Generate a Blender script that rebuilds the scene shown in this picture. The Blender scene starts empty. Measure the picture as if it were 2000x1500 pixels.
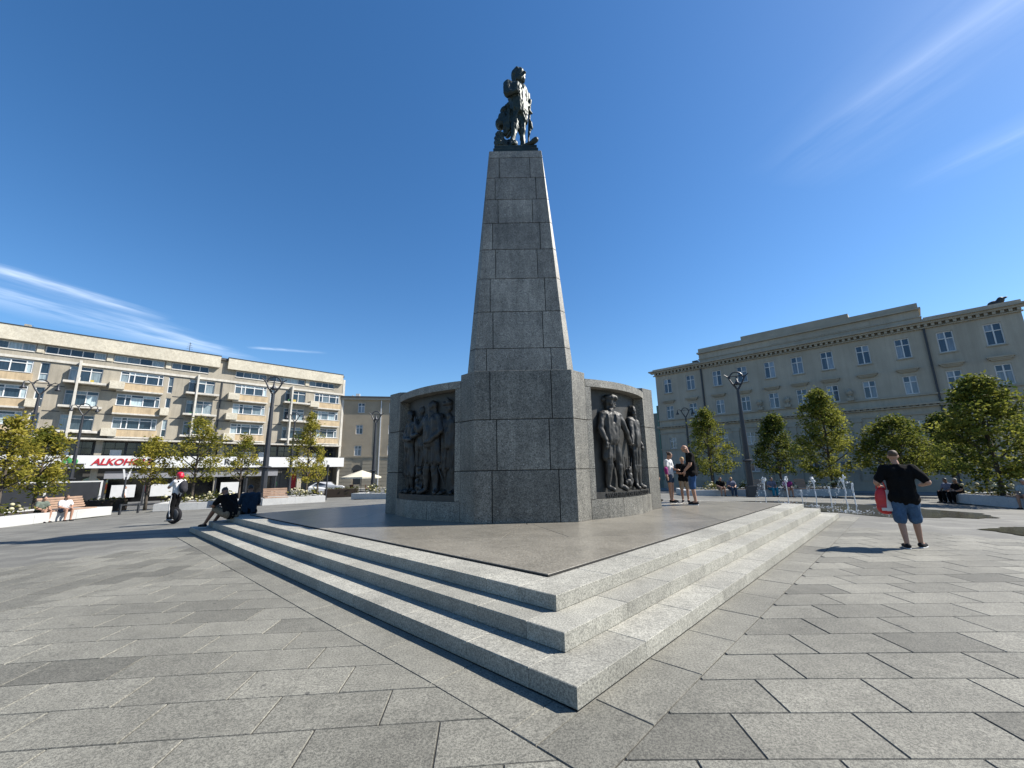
import bpy, bmesh, math, random
from mathutils import Vector, Matrix, noise
random.seed(7)
R = math.radians
scene = bpy.context.scene
col = scene.collection

# ---------------------------------------------------------------- camera, sky, sun, exposure
cam_data = bpy.data.cameras.new('camera')
cam_data.sensor_width = 36.0
cam_data.lens = 800.0 / 2000.0 * 36.0
cam_data.clip_start, cam_data.clip_end = 0.05, 6000.0
cam = bpy.data.objects.new('camera', cam_data)
col.objects.link(cam)
_p, _r = R(11.96), R(-1.045)
_f = Vector((0, math.cos(_p), math.sin(_p))); _u = Vector((0, -math.sin(_p), math.cos(_p))); _x = Vector((1, 0, 0))
_xr = _x * math.cos(_r) + _u * math.sin(_r); _ur = _u * math.cos(_r) - _x * math.sin(_r)
cam.matrix_world = Matrix(((_xr.x, _ur.x, -_f.x, 0), (_xr.y, _ur.y, -_f.y, 0), (_xr.z, _ur.z, -_f.z, 1.5), (0, 0, 0, 1)))
scene.camera = cam

SUN_EL, SUN_AZ = R(44.5), R(86.5)          # azimuth measured from +Y towards +X
world = bpy.data.worlds.new('World'); scene.world = world; world.use_nodes = True
wn, wl = world.node_tree.nodes, world.node_tree.links
for n in list(wn): wn.remove(n)
w_out = wn.new('ShaderNodeOutputWorld'); w_bg = wn.new('ShaderNodeBackground')
w_sky = wn.new('ShaderNodeTexSky'); w_sky.sky_type = 'NISHITA'; w_sky.sun_disc = False
w_sky.sun_elevation = SUN_EL; w_sky.sun_rotation = SUN_AZ
w_sky.altitude = 200; w_sky.air_density = 1.0; w_sky.dust_density = 0.35; w_sky.ozone_density = 3.0
w_bg.inputs['Strength'].default_value = 0.086
wl.new(w_bg.outputs[0], w_out.inputs[0])
w_tc = wn.new('ShaderNodeTexCoord')
def wmath(op, a, b=None, clamp=False):
    n = wn.new('ShaderNodeMath'); n.operation = op; n.use_clamp = clamp
    for i, v in enumerate((a, b)):
        if v is None: continue
        if isinstance(v, (int, float)): n.inputs[i].default_value = v
        else: wl.new(v, n.inputs[i])
    return n.outputs[0]
w_sep = wn.new('ShaderNodeSeparateXYZ'); wl.new(w_tc.outputs['Generated'], w_sep.inputs[0])
w_z = wmath('MAXIMUM', w_sep.outputs[2], 0.05)
w_u = wmath('DIVIDE', w_sep.outputs[0], w_z); w_v = wmath('DIVIDE', w_sep.outputs[1], w_z)
w_comb = wn.new('ShaderNodeCombineXYZ'); wl.new(w_u, w_comb.inputs[0]); wl.new(w_v, w_comb.inputs[1])
def cirrus_noise(deg, scale, stretch):
    mp = wn.new('ShaderNodeMapping'); mp.vector_type = 'TEXTURE'; mp.inputs['Rotation'].default_value = (0, 0, R(deg)); mp.inputs['Scale'].default_value = (stretch, 1, 1)
    wl.new(w_comb.outputs[0], mp.inputs[0])
    nz = wn.new('ShaderNodeTexNoise'); nz.inputs['Scale'].default_value = scale; nz.inputs['Detail'].default_value = 4; nz.inputs['Roughness'].default_value = 0.62
    wl.new(mp.outputs[0], nz.inputs[0]); return nz.outputs[0]
def strand(nz, p0, p1, width, amount):
    """one wisp of cirrus on the high cloud plane, between two points of that plane"""
    d = (p1[0] - p0[0], p1[1] - p0[1]); L = math.hypot(*d); dx, dy = d[0] / L, d[1] / L
    du = wmath('SUBTRACT', w_u, p0[0]); dv = wmath('SUBTRACT', w_v, p0[1])
    t = wmath('DIVIDE', wmath('ADD', wmath('MULTIPLY', du, dx), wmath('MULTIPLY', dv, dy)), L)
    e = wmath('ADD', wmath('MULTIPLY', du, -dy), wmath('MULTIPLY', dv, dx))
    e = wmath('ADD', e, wmath('MULTIPLY', wmath('SUBTRACT', nz, 0.5), width * 1.6))
    band = wmath('SUBTRACT', 1.0, wmath('DIVIDE', wmath('ABSOLUTE', e), width), True)
    e0 = wmath('MULTIPLY', wmath('ADD', t, 0.15), 4.0, True); e1 = wmath('MULTIPLY', wmath('SUBTRACT', 1.12, t), 3.0, True)
    br = wmath('MULTIPLY', wmath('SUBTRACT', nz, 0.3), 2.2, True)
    return wmath('MULTIPLY', wmath('MULTIPLY', wmath('MULTIPLY', wmath('POWER', band, 1.5), br), wmath('MULTIPLY', e0, e1)), amount)
w_mask = None
w_n1, w_n2 = cirrus_noise(68, 4.0, 3.5), cirrus_noise(112, 5.0, 5.0)
for s in ((w_n1, (-2.62, 1.55), (-2.27, 2.42), 0.12, 0.6), (w_n1, (-3.0, 1.75), (-2.45, 3.3), 0.34, 0.46), (w_n1, (-2.5, 2.0), (-2.3, 3.6), 0.2, 0.2),
          (w_n2, (1.25, 0.30), (0.93, 1.16), 0.06, 0.12), (w_n2, (1.2, 0.2), (1.0, 1.2), 0.28, 0.14), (w_n2, (1.75, 0.75), (1.5, 1.3), 0.14, 0.17), (w_n1, (-2.05, 3.15), (-1.6, 3.3), 0.06, 0.4)):
    m = strand(*s); w_mask = m if w_mask is None else wmath('ADD', w_mask, m, True)
world.cycles.sampling_method = 'MANUAL'; world.cycles.sample_map_resolution = 256
w_mix = wn.new('ShaderNodeMix'); w_mix.data_type = 'RGBA'
w_hs = wn.new('ShaderNodeHueSaturation'); w_hs.inputs['Saturation'].default_value = 1.25; w_hs.inputs['Hue'].default_value = 0.501; w_hs.inputs['Value'].default_value = 1.0
wl.new(w_sky.outputs[0], w_hs.inputs['Color'])
wl.new(w_mask, w_mix.inputs[0]); wl.new(w_hs.outputs[0], w_mix.inputs[6]); w_mix.inputs[7].default_value = (9.5, 10.2, 11.0, 1)
wl.new(w_mix.outputs[2], w_bg.inputs['Color'])

sun_data = bpy.data.lights.new('sun', 'SUN'); sun_data.energy = 5.0; sun_data.angle = R(0.53); sun_data.color = (1.0, 0.95, 0.87)
sun = bpy.data.objects.new('sun', sun_data); col.objects.link(sun)
_d = Vector((math.sin(SUN_AZ) * math.cos(SUN_EL), math.cos(SUN_AZ) * math.cos(SUN_EL), math.sin(SUN_EL)))
sun.rotation_euler = (-_d).to_track_quat('-Z', 'Y').to_euler(); sun.location = (40, 0, 40)
scene.view_settings.view_transform = 'Standard'; scene.view_settings.look = 'None'
scene.view_settings.exposure = 1.0; scene.view_settings.gamma = 1.0; scene.view_settings.use_curve_mapping = False
scene.cycles.use_denoising = True
scene.cycles.max_bounces = 6; scene.cycles.transparent_max_bounces = 8

# ---------------------------------------------------------------- helpers
CX, CY = 0.25, 12.65                       # centre of the monument
def gz(x, y):
    """height of the square: level round the monument, falling gently outwards"""
    d = math.hypot(x - CX, y - CY)
    if d < 9.5: return 0.0
    if d < 22: return -0.03 * (d - 9.5)
    if d < 40: return -0.375 - 0.0292 * (d - 22)
    return -0.9

class MB:
    def __init__(s): s.v = []; s.f = []; s.t = []; s.m = []; s.tone = 1.0; s.mi = 0
    def add(s, vs, fs):
        b = len(s.v); s.v += [tuple(p) for p in vs]
        for f in fs: s.f.append([b + i for i in f]); s.t.append(s.tone); s.m.append(s.mi)
    def quad(s, a, b, c, d): s.add((a, b, c, d), ((0, 1, 2, 3),))
    def box(s, x0, x1, y0, y1, z0, z1):
        s.add([(x, y, z) for z in (z0, z1) for y in (y0, y1) for x in (x0, x1)],
              ((0, 2, 3, 1), (4, 5, 7, 6), (0, 1, 5, 4), (2, 6, 7, 3), (0, 4, 6, 2), (1, 3, 7, 5)))
    def rbox(s, x0, x1, y0, y1, z0, z1, b=0.006):
        s.prism([(x0, y0), (x1, y0), (x1, y1), (x0, y1)], z0, z1, b)
    def prism(s, poly, z0, z1, b=0.0, top=None):
        """upright prism of a convex outline (counter-clockwise), edges eased by b"""
        n = len(poly)
        if b > 0:
            cx = sum(p[0] for p in poly) / n; cy = sum(p[1] for p in poly) / n
            def ins(p):
                d = math.hypot(p[0] - cx, p[1] - cy) or 1; k = 1 - b * 1.3 / d
                return (cx + (p[0] - cx) * k, cy + (p[1] - cy) * k)
            rings = [([ins(p) for p in poly], z0), (poly, z0 + b), (poly, z1 - b), ([ins(p) for p in poly], z1)]
        else: rings = [(poly, z0), (top or poly, z1)]
        vs = [(p[0], p[1], z) for ring, z in rings for p in ring]
        fs = [tuple(reversed(range(n))), tuple(range(len(vs) - n, len(vs)))]
        for k in range(len(rings) - 1):
            for i in range(n):
                j = (i + 1) % n; fs.append((k * n + i, k * n + j, (k + 1) * n + j, (k + 1) * n + i))
        s.add(vs, fs)
    def tube(s, pts, rad, n=8, cap=True):
        pts = [Vector(p) for p in pts]
        if isinstance(rad, (int, float)): rad = [rad] * len(pts)
        vs, prev = [], None
        for i, p in enumerate(pts):
            t = (pts[min(i + 1, len(pts) - 1)] - pts[max(i - 1, 0)])
            t = t.normalized() if t.length > 1e-9 else Vector((0, 0, 1))
            if prev is None:
                a = t.orthogonal().normalized()
            else:
                a = prev - t * prev.dot(t); a = a.normalized() if a.length > 1e-6 else t.orthogonal().normalized()
            prev = a; b = t.cross(a)
            for k in range(n):
                q = 2 * math.pi * k / n; vs.append(p + (a * math.cos(q) + b * math.sin(q)) * rad[i])
        fs = [(i * n + k, i * n + (k + 1) % n, (i + 1) * n + (k + 1) % n, (i + 1) * n + k) for i in range(len(pts) - 1) for k in range(n)]
        if cap: fs += [tuple(reversed(range(n))), tuple(range(len(vs) - n, len(vs)))]
        s.add(vs, fs)
    def lathe(s, prof, n=12, c=(0, 0, 0), cap=True):
        s_ = [(c[0] + r * math.cos(2 * math.pi * k / n), c[1] + r * math.sin(2 * math.pi * k / n), c[2] + z) for r, z in prof for k in range(n)]
        fs = [(i * n + k, i * n + (k + 1) % n, (i + 1) * n + (k + 1) % n, (i + 1) * n + k) for i in range(len(prof) - 1) for k in range(n)]
        if cap: fs += [tuple(reversed(range(n))), tuple(range(len(s_) - n, len(s_)))]
        s.add(s_, fs)
    def caps(s, a, b, ra, rb, n=10):
        a, b = Vector(a), Vector(b); t = b - a; L = t.length
        if L < 1e-6: return s.ell(a, (ra, ra, ra))
        t /= L; pts, rs = [], []
        for q in (-85, -60, -30): pts.append(a + t * ra * math.sin(R(q))); rs.append(ra * math.cos(R(q)))
        pts += [a, b]; rs += [ra, rb]
        for q in (30, 60, 85): pts.append(b + t * rb * math.sin(R(q))); rs.append(rb * math.cos(R(q)))
        s.tube(pts, rs, n)
    def ell(s, c, r, rot=None, nu=12, nv=8):
        c = Vector(c); vs = []
        for j in range(nv + 1):
            th = math.pi * (j + .02 if j == 0 else (j - .02 if j == nv else j)) / nv
            for i in range(nu):
                ph = 2 * math.pi * i / nu; p = Vector((r[0] * math.sin(th) * math.cos(ph), r[1] * math.sin(th) * math.sin(ph), -r[2] * math.cos(th)))
                if rot: p.rotate(rot)
                vs.append(c + p)
        fs = [(j * nu + i, j * nu + (i + 1) % nu, (j + 1) * nu + (i + 1) % nu, (j + 1) * nu + i) for j in range(nv) for i in range(nu)]
        fs += [tuple(reversed(range(nu))), tuple(range(nv * nu, nv * nu + nu))]
        s.add(vs, fs)
    def arc(s, r0, r1, a0, a1, z0, z1, n=10):
        """piece of a drum, angles in degrees"""
        vs = []
        for k in range(n + 1):
            q = R(a0 + (a1 - a0) * k / n); c, sn = math.cos(q), math.sin(q)
            vs += [(r0 * c, r0 * sn, z0), (r1 * c, r1 * sn, z0), (r1 * c, r1 * sn, z1), (r0 * c, r0 * sn, z1)]
        fs = []
        for k in range(n):
            for i in range(4):
                j = (i + 1) % 4; fs.append((k * 4 + i, (k + 1) * 4 + i, (k + 1) * 4 + j, k * 4 + j))
        fs += [(0, 1, 2, 3), tuple(n * 4 + i for i in (3, 2, 1, 0))]
        s.add(vs, fs)
    def mesh(s, name, smooth=False):
        me = bpy.data.meshes.new(name); me.from_pydata(s.v, [], s.f)
        at = me.attributes.new('tone', 'FLOAT', 'FACE')
        at.data.foreach_set('value', s.t); me.polygons.foreach_set('material_index', s.m)
        if smooth: me.polygons.foreach_set('use_smooth', [True] * len(s.f))
        me.update(); return me
    def build(s, name, mat, parent=None, smooth=False, loc=None, rot=None, sc=None, fix=False):
        me = s.mesh(name, smooth)
        if fix:
            bm = bmesh.new(); bm.from_mesh(me); bmesh.ops.recalc_face_normals(bm, faces=bm.faces); bm.to_mesh(me); bm.free()
        return ob(name, me, mat, parent, loc, rot, sc)

def ob(name, me, mat=None, parent=None, loc=None, rot=None, sc=None):
    o = bpy.data.objects.new(name, me); col.objects.link(o)
    if mat is not None and not len(me.materials):
        for m in (mat if isinstance(mat, (list, tuple)) else [mat]): me.materials.append(m)
    if parent: o.parent = parent
    if loc is not None: o.location = loc
    if rot is not None: o.rotation_euler = rot
    if sc is not None: o.scale = sc if isinstance(sc, (tuple, list)) else (sc, sc, sc)
    return o
def tag(o, label, cat, group=None):
    o['label'] = label; o['category'] = cat
    if group: o['group'] = group
    return o
def thing(name, label, cat, loc=(0, 0, 0), rz=0.0, group=None, sc=None):
    o = bpy.data.objects.new(name, None); col.objects.link(o); o.empty_display_size = 0.2
    o.location = loc; o.rotation_euler = (0, 0, rz)
    if sc: o.scale = (sc, sc, sc) if not isinstance(sc, tuple) else sc
    return tag(o, label, cat, group)
def structure(o): o['kind'] = 'structure'; return o
def stuff(o): o['kind'] = 'stuff'; return o
def copy_tree(o, label, loc, rz, sc=None):
    def cp(src, parent):
        c = src.copy(); col.objects.link(c)
        if parent: c.parent = parent
        for ch in [x for x in bpy.data.objects if x.parent == src]: cp(ch, c)
        return c
    r = cp(o, None); r.location = loc; r.rotation_euler = (0, 0, rz); r['label'] = label
    if sc is not None: r.scale = (sc, sc, sc) if not isinstance(sc, tuple) else sc
    return r
bench = bpy.data.scenes.new('workbench')      # shapes are evaluated here so that each one is quick; removed again below
def remeshed(mb, name, voxel, smooth=2):
    me = mb.mesh(name + '_raw'); o = bpy.data.objects.new(name + '_raw', me); bench.collection.objects.link(o)
    m = o.modifiers.new('r', 'REMESH'); m.mode = 'VOXEL'; m.voxel_size = voxel
    if smooth:
        k = o.modifiers.new('s', 'SMOOTH'); k.iterations = smooth; k.factor = 0.5
    bench.view_layers[0].update(); dg = bench.view_layers[0].depsgraph
    out = bpy.data.meshes.new_from_object(o.evaluated_get(dg)); out.name = name
    bpy.data.objects.remove(o); bpy.data.meshes.remove(me)
    out.polygons.foreach_set('use_smooth', [True] * len(out.polygons))
    if 'tone' in out.attributes: out.attributes.remove(out.attributes['tone'])
    at = out.attributes.new('tone', 'FLOAT', 'FACE'); at.data.foreach_set('value', [1.0] * len(out.polygons))
    return out
def text_mesh(name, body, size, extrude=0.02, shear=0.0, offset=0.0, space=1.0):
    cu = bpy.data.curves.new(name, 'FONT'); cu.body = body; cu.size = size; cu.extrude = extrude; cu.shear = shear
    cu.offset = offset; cu.space_character = space; cu.align_x = 'CENTER'; cu.align_y = 'CENTER'; cu.resolution_u = 4
    o = bpy.data.objects.new(name, cu); col.objects.link(o)
    dg = bpy.context.evaluated_depsgraph_get(); me = bpy.data.meshes.new_from_object(o.evaluated_get(dg)); me.name = name
    bpy.data.objects.remove(o); bpy.data.curves.remove(cu)
    at = me.attributes.new('tone', 'FLOAT', 'FACE'); at.data.foreach_set('value', [1.0] * len(me.polygons))
    me.materials.clear(); return me

# ---------------------------------------------------------------- materials
MAT = {}
def _base(name):
    m = bpy.data.materials.new(name); m.use_nodes = True; nt = m.node_tree
    b = nt.nodes['Principled BSDF']; MAT[name] = m
    return m, nt, b
def _n(nt, t, **kw):
    n = nt.nodes.new(t)
    for k, v in kw.items():
        if k in n.inputs: n.inputs[k].default_value = v
        else: setattr(n, k, v)
    return n
def _noise(nt, scale, detail=3, rough=0.55, vec=None):
    n = _n(nt, 'ShaderNodeTexNoise'); n.inputs['Scale'].default_value = scale; n.inputs['Detail'].default_value = detail; n.inputs['Roughness'].default_value = rough
    if vec is not None: nt.links.new(vec, n.inputs['Vector'])
    return n.outputs[0]
def _map(nt, v, a, b, c, d):
    n = _n(nt, 'ShaderNodeMapRange'); nt.links.new(v, n.inputs[0])
    for i, x in enumerate((a, b, c, d)): n.inputs[i + 1].default_value = x
    return n.outputs[0]
def _mul(nt, c, f):
    n = _n(nt, 'ShaderNodeMix', data_type='RGBA', blend_type='MULTIPLY'); n.inputs[0].default_value = 1
    nt.links.new(c, n.inputs[6]); nt.links.new(f, n.inputs[7]); return n.outputs[2]
def _mixc(nt, f, a, b):
    n = _n(nt, 'ShaderNodeMix', data_type='RGBA'); nt.links.new(f, n.inputs[0])
    for i, x in ((6, a), (7, b)):
        if isinstance(x, tuple): n.inputs[i].default_value = (*x[:3], 1)
        else: nt.links.new(x, n.inputs[i])
    return n.outputs[2]
def _bump(nt, bsdf, h, strength, dist=0.01):
    n = _n(nt, 'ShaderNodeBump'); n.inputs['Strength'].default_value = strength; n.inputs['Distance'].default_value = dist
    nt.links.new(h, n.inputs['Height']); nt.links.new(n.outputs[0], bsdf.inputs['Normal'])
def plain(name, c, rough=0.6, metal=0.0, var=0.12, scale=3.0, bump=0.0, bscale=40.0, spec=0.5, fine=0.0, rnd=0.0, streak=0.0):
    m, nt, b = _base(name); pos = _n(nt, 'ShaderNodeNewGeometry').outputs['Position']
    f = _map(nt, _noise(nt, scale, 4, .6, pos), 0.25, 0.75, 1 - var, 1 + var)
    rgb = _n(nt, 'ShaderNodeRGB'); rgb.outputs[0].default_value = (*c, 1)
    c1 = _mul(nt, rgb.outputs[0], f)
    at = _n(nt, 'ShaderNodeAttribute', attribute_name='tone'); c1 = _mul(nt, c1, at.outputs['Fac'])
    if rnd:
        oi = _n(nt, 'ShaderNodeObjectInfo'); c1 = _mul(nt, c1, _map(nt, oi.outputs['Random'], 0, 1, 1 - rnd, 1 + rnd))
    if fine: c1 = _mul(nt, c1, _map(nt, _noise(nt, bscale, 3, .6, pos), .3, .7, 1 - fine, 1 + fine))
    if streak:
        mp = _n(nt, 'ShaderNodeMapping'); mp.inputs['Scale'].default_value = (2.0, 2.0, 0.12); nt.links.new(pos, mp.inputs[0])
        c1 = _mul(nt, c1, _map(nt, _noise(nt, 1.4, 6, .7, mp.outputs[0]), .38, .72, 1 + streak * .3, 1 - streak))
    nt.links.new(c1, b.inputs['Base Color']); b.inputs['Roughness'].default_value = rough; b.inputs['Metallic'].default_value = metal
    b.inputs['Specular IOR Level'].default_value = spec
    if bump: _bump(nt, b, _noise(nt, bscale, 4, .6, pos), bump)
    return m
def granite(name, dark, light, rough=0.65, grain=55.0, contrast=0.16, stain=0.22, bump=0.15, stain_scale=0.7, flecks=0.0, streak=0.0, spec=0.4, spots=0.0):
    m, nt, b = _base(name); pos = _n(nt, 'ShaderNodeNewGeometry').outputs['Position']
    a = _noise(nt, grain, 3, .7, pos); a2 = _noise(nt, grain * 3.1, 2, .6, pos)
    s = _n(nt, 'ShaderNodeMath', operation='ADD'); nt.links.new(a, s.inputs[0]); nt.links.new(a2, s.inputs[1])
    g = _map(nt, s.outputs[0], 1.0 - contrast, 1.0 + contrast, 0, 1)
    c = _mixc(nt, g, dark, light)
    st = _map(nt, _noise(nt, stain_scale, 5, .62, pos), 0.3, 0.7, 1 - stain, 1 + stain * .6); c = _mul(nt, c, st)
    st2 = _map(nt, _noise(nt, stain_scale * 7, 4, .6, pos), 0.3, 0.7, 1 - stain * .5, 1 + stain * .4); c = _mul(nt, c, st2)
    if streak:
        mp = _n(nt, 'ShaderNodeMapping'); mp.inputs['Scale'].default_value = (3.0, 3.0, 0.25); nt.links.new(pos, mp.inputs[0])
        c = _mul(nt, c, _map(nt, _noise(nt, 1.6, 5, .65, mp.outputs[0]), .35, .7, 1 + streak * .4, 1 - streak))
    if flecks:
        vo = _n(nt, 'ShaderNodeTexVoronoi'); vo.inputs['Scale'].default_value = 9.0; nt.links.new(pos, vo.inputs['Vector'])
        fl = _map(nt, vo.outputs['Distance'], 0.05, 0.09, flecks, 0)
        c = _mixc(nt, fl, c, (0.6, 0.6, 0.58))
    if spots:
        vo = _n(nt, 'ShaderNodeTexVoronoi'); vo.inputs['Scale'].default_value = 2.3; vo.inputs['Randomness'].default_value = 1.0; nt.links.new(pos, vo.inputs['Vector'])
        c = _mixc(nt, _map(nt, vo.outputs['Distance'], 0.035, 0.055, spots, 0), c, (0.035, 0.034, 0.032))
        c = _mul(nt, c, _map(nt, _noise(nt, 3.2, 6, .75, pos), .52, .78, 1.0, 1 - spots * .55))
    at = _n(nt, 'ShaderNodeAttribute', attribute_name='tone'); c = _mul(nt, c, at.outputs['Fac'])
    nt.links.new(c, b.inputs['Base Color']); b.inputs['Roughness'].default_value = rough; b.inputs['Specular IOR Level'].default_value = spec
    if bump: _bump(nt, b, s.outputs[0], bump, 0.004)
    return m
PAVE = granite('paving_granite', (0.080, 0.078, 0.066), (0.236, 0.227, 0.190), rough=.78, grain=62, contrast=.17, stain=.26, stain_scale=.8, bump=.2, spots=.75)
STEP = granite('step_granite', (0.135, 0.132, 0.115), (0.39, 0.378, 0.325), rough=.72, grain=62, contrast=.16, stain=.2, stain_scale=1.1, bump=.2, spots=.5)
PEDE = granite('pedestal_granite', (0.060, 0.058, 0.050), (0.32, 0.305, 0.262), rough=.55, grain=36, contrast=.18, stain=.32, stain_scale=.8, bump=.12, flecks=.75, streak=.28)
PLAT = granite('platform_granite', (0.11, 0.099, 0.080), (0.262, 0.243, 0.202), rough=.3, grain=30, contrast=.22, stain=.22, stain_scale=1.1, bump=.05, flecks=.4, spec=.55)
KERB = granite('planter_granite', (0.34, 0.34, 0.33), (0.52, 0.52, 0.50), rough=.75, grain=30, contrast=.3, stain=.1, bump=.1)
JOINT = plain('joint_mortar', (0.018, 0.0175, 0.016), .95)
BRONZE = plain('dark_bronze', (0.030, 0.029, 0.026), .55, .2, .35, 4.0, .25, 60, fine=.2)
BRONZE2 = plain('statue_bronze', (0.019, 0.029, 0.023), .5, .3, .6, 2.5, .2, 50, fine=.25)
ASPH = plain('asphalt', (0.085, 0.085, 0.083), .9, 0, .2, .5, .1, 80, fine=.12)

# ------------------------------------------------ ground
def radial_sheet(name, rings, mat, dz=0.0, n=96):
    mb = MB(); vs = []
    for d in rings:
        for k in range(n):
            a = 2 * math.pi * k / n; x, y = CX + d * math.cos(a), CY + d * math.sin(a); vs.append((x, y, gz(x, y) + dz))
    fs = [(i * n + k, i * n + (k + 1) % n, (i + 1) * n + (k + 1) % n, (i + 1) * n + k) for i in range(len(rings) - 1) for k in range(n)]
    mb.add(vs, [tuple(reversed(f)) if False else f for f in fs]); return mb.build(name, mat, fix=False)
def slab_ground():
    m, nt, b = _base('square_paving_far'); pos = _n(nt, 'ShaderNodeNewGeometry').outputs['Position']
    mp = _n(nt, 'ShaderNodeMapping'); mp.inputs['Rotation'].default_value = (0, 0, R(-1.5)); nt.links.new(pos, mp.inputs[0])
    br = _n(nt, 'ShaderNodeTexBrick'); nt.links.new(mp.outputs[0], br.inputs['Vector'])
    br.inputs['Scale'].default_value = 1.0; br.inputs['Brick Width'].default_value = .75; br.inputs['Row Height'].default_value = .4
    br.inputs['Mortar Size'].default_value = .006; br.inputs['Bias'].default_value = 0.1
    br.inputs['Color1'].default_value = (.172, .168, .148, 1); br.inputs['Color2'].default_value = (.115, .112, .10, 1); br.inputs['Mortar'].default_value = (.08, .078, .07, 1)
    c = _mul(nt, br.outputs['Color'], _map(nt, _noise(nt, .5, 5, .6, pos), .3, .7, .82, 1.12))
    c = _mul(nt, c, _map(nt, _noise(nt, 40, 3, .7, pos), .3, .7, .8, 1.2))
    nt.links.new(c, b.inputs['Base Color']); b.inputs['Roughness'].default_value = .8; b.inputs['Specular IOR Level'].default_value = .35
    return m
structure(radial_sheet('ground', [.01, 4, 8, 9.5, 11, 13, 16, 19, 22, 25, 28, 31, 33], slab_ground(), -0.010))
structure(radial_sheet('street', [33, 36, 38, 40, 46, 60, 100, 250, 700, 2500], ASPH, -0.008))

# stepped base: square turned to the camera by its corner
K = Vector((0.38, 2.97)); E1 = Vector((-0.724, 0.690)); E2 = Vector((0.690, 0.724)); SIDE = 13.02
def sq(a, b): p = K + E2 * a + E1 * b; return (p.x, p.y)     # a along the right side, b along the left side
def clip(poly, n, c):
    """keep the part of a convex outline where n.p >= c"""
    out = []
    for i in range(len(poly)):
        p, q = poly[i], poly[(i + 1) % len(poly)]; dp = n[0] * p[0] + n[1] * p[1] - c; dq = n[0] * q[0] + n[1] * q[1] - c
        if dp >= 0: out.append(p)
        if (dp > 0 > dq) or (dp < 0 < dq):
            t = dp / (dp - dq); out.append((p[0] + (q[0] - p[0]) * t, p[1] + (q[1] - p[1]) * t))
    return out
def area(p): return abs(sum(p[i][0] * p[(i + 1) % len(p)][1] - p[(i + 1) % len(p)][0] * p[i][1] for i in range(len(p)))) / 2
def slab_tone(): return random.choice((1, 1, 1.04, 1.08, 1.14, .97, .93, .88, .8, .68)) * random.uniform(.96, 1.04)
slabs = []
BW = 0.41
def grid_sector(org, deg, planes, xr, yr, far=13.5):
    a = R(deg); ux, uy = (math.cos(a), math.sin(a)), (-math.sin(a), math.cos(a))
    for j in range(-40, 60):
        off = random.choice((0, .375, .19, .56)) if False else ((j * 0.377) % .75)
        for i in range(-40, 40):
            x0, y0 = i * .75 + off, j * .4; g = .0042
            ps = [(x0 + g, y0 + g), (x0 + .75 - g, y0 + g), (x0 + .75 - g, y0 + .4 - g), (x0 + g, y0 + .4 - g)]
            ps = [(org[0] + ux[0] * p[0] + uy[0] * p[1], org[1] + ux[1] * p[0] + uy[1] * p[1]) for p in ps]
            c = (sum(p[0] for p in ps) / 4, sum(p[1] for p in ps) / 4)
            if c[1] < .9 or abs(c[0]) > 1.42 * c[1] + 1.2 or math.hypot(*c) > far: continue
            if not (xr[0] < c[0] < xr[1]): continue
            for n, k in planes:
                if len(ps) >= 3: ps = clip(ps, n, k)
            if len(ps) >= 3 and area(ps) > .004: slabs.append((c[0] ** 2 + c[1] ** 2, ps, slab_tone()))
def outside(pt, n): return (n, n[0] * pt[0] + n[1] * pt[1])
nR = (-E1.x, -E1.y); nL = (-E2.x, -E2.y)                           # outward normals of the right and left sides
kR = outside(sq(0, -BW - .004), nR); kL = outside(sq(-BW - .004, 0), nL)
cK = sq(-BW, -BW)
grid_sector((0.569, 2.552), -0.8, [kR, outside((cK[0] + .003, 0), (1, 0))], (cK[0] - .5, 20), None)
seamN = (math.sin(R(55.2)), -math.cos(R(55.2)))                      # paving changes direction along this seam
grid_sector((-1.604, 2.83), 4.2, [kL, outside((cK[0] - .003, 0), (-1, 0)), outside((-6.03 + .003, 5.21), seamN)], (-20, cK[0] + .5), None)
grid_sector((-6.03, 5.21), 98.0, [kL, outside((-6.03 - .003, 5.21), (-seamN[0], -seamN[1]))], (-20, 2), None, 12.0)
n_b = int(SIDE / .8)
for k in range(-1, n_b + 1):                                         # border course along both sides
    L = .8; g = .0035; t0 = k * L + .2 if k >= 0 else -BW
    t1 = (k + 1) * L + .2
    for pl in ([sq(t0 + g, -BW + g), sq(t1 - g, -BW + g), sq(t1 - g, -g), sq(t0 + g, -g)] if k >= 0 else [sq(-BW + g, -BW + g), sq(.2 - g, -BW + g), sq(.2 - g, -g), sq(-BW + g, -g)],
               [sq(-BW + g, t0 + g) if k >= 0 else sq(-BW + g, g), sq(-g, t0 + g) if k >= 0 else sq(-g, g), sq(-g, t1 - g), sq(-BW + g, t1 - g)]):
        c = (sum(p[0] for p in pl) / 4, sum(p[1] for p in pl) / 4); slabs.append((c[0] ** 2 + c[1] ** 2 - (40 if c[1] < 7 else 0), pl, random.choice((1.08, 1.0, .95, .82, 1.03))))
slabs.sort(key=lambda s: s[0])
paving = structure(thing('paving', 'x', 'x'))
for k in ('label', 'category'): del paving[k]
rest = MB(); bed = MB()
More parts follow.
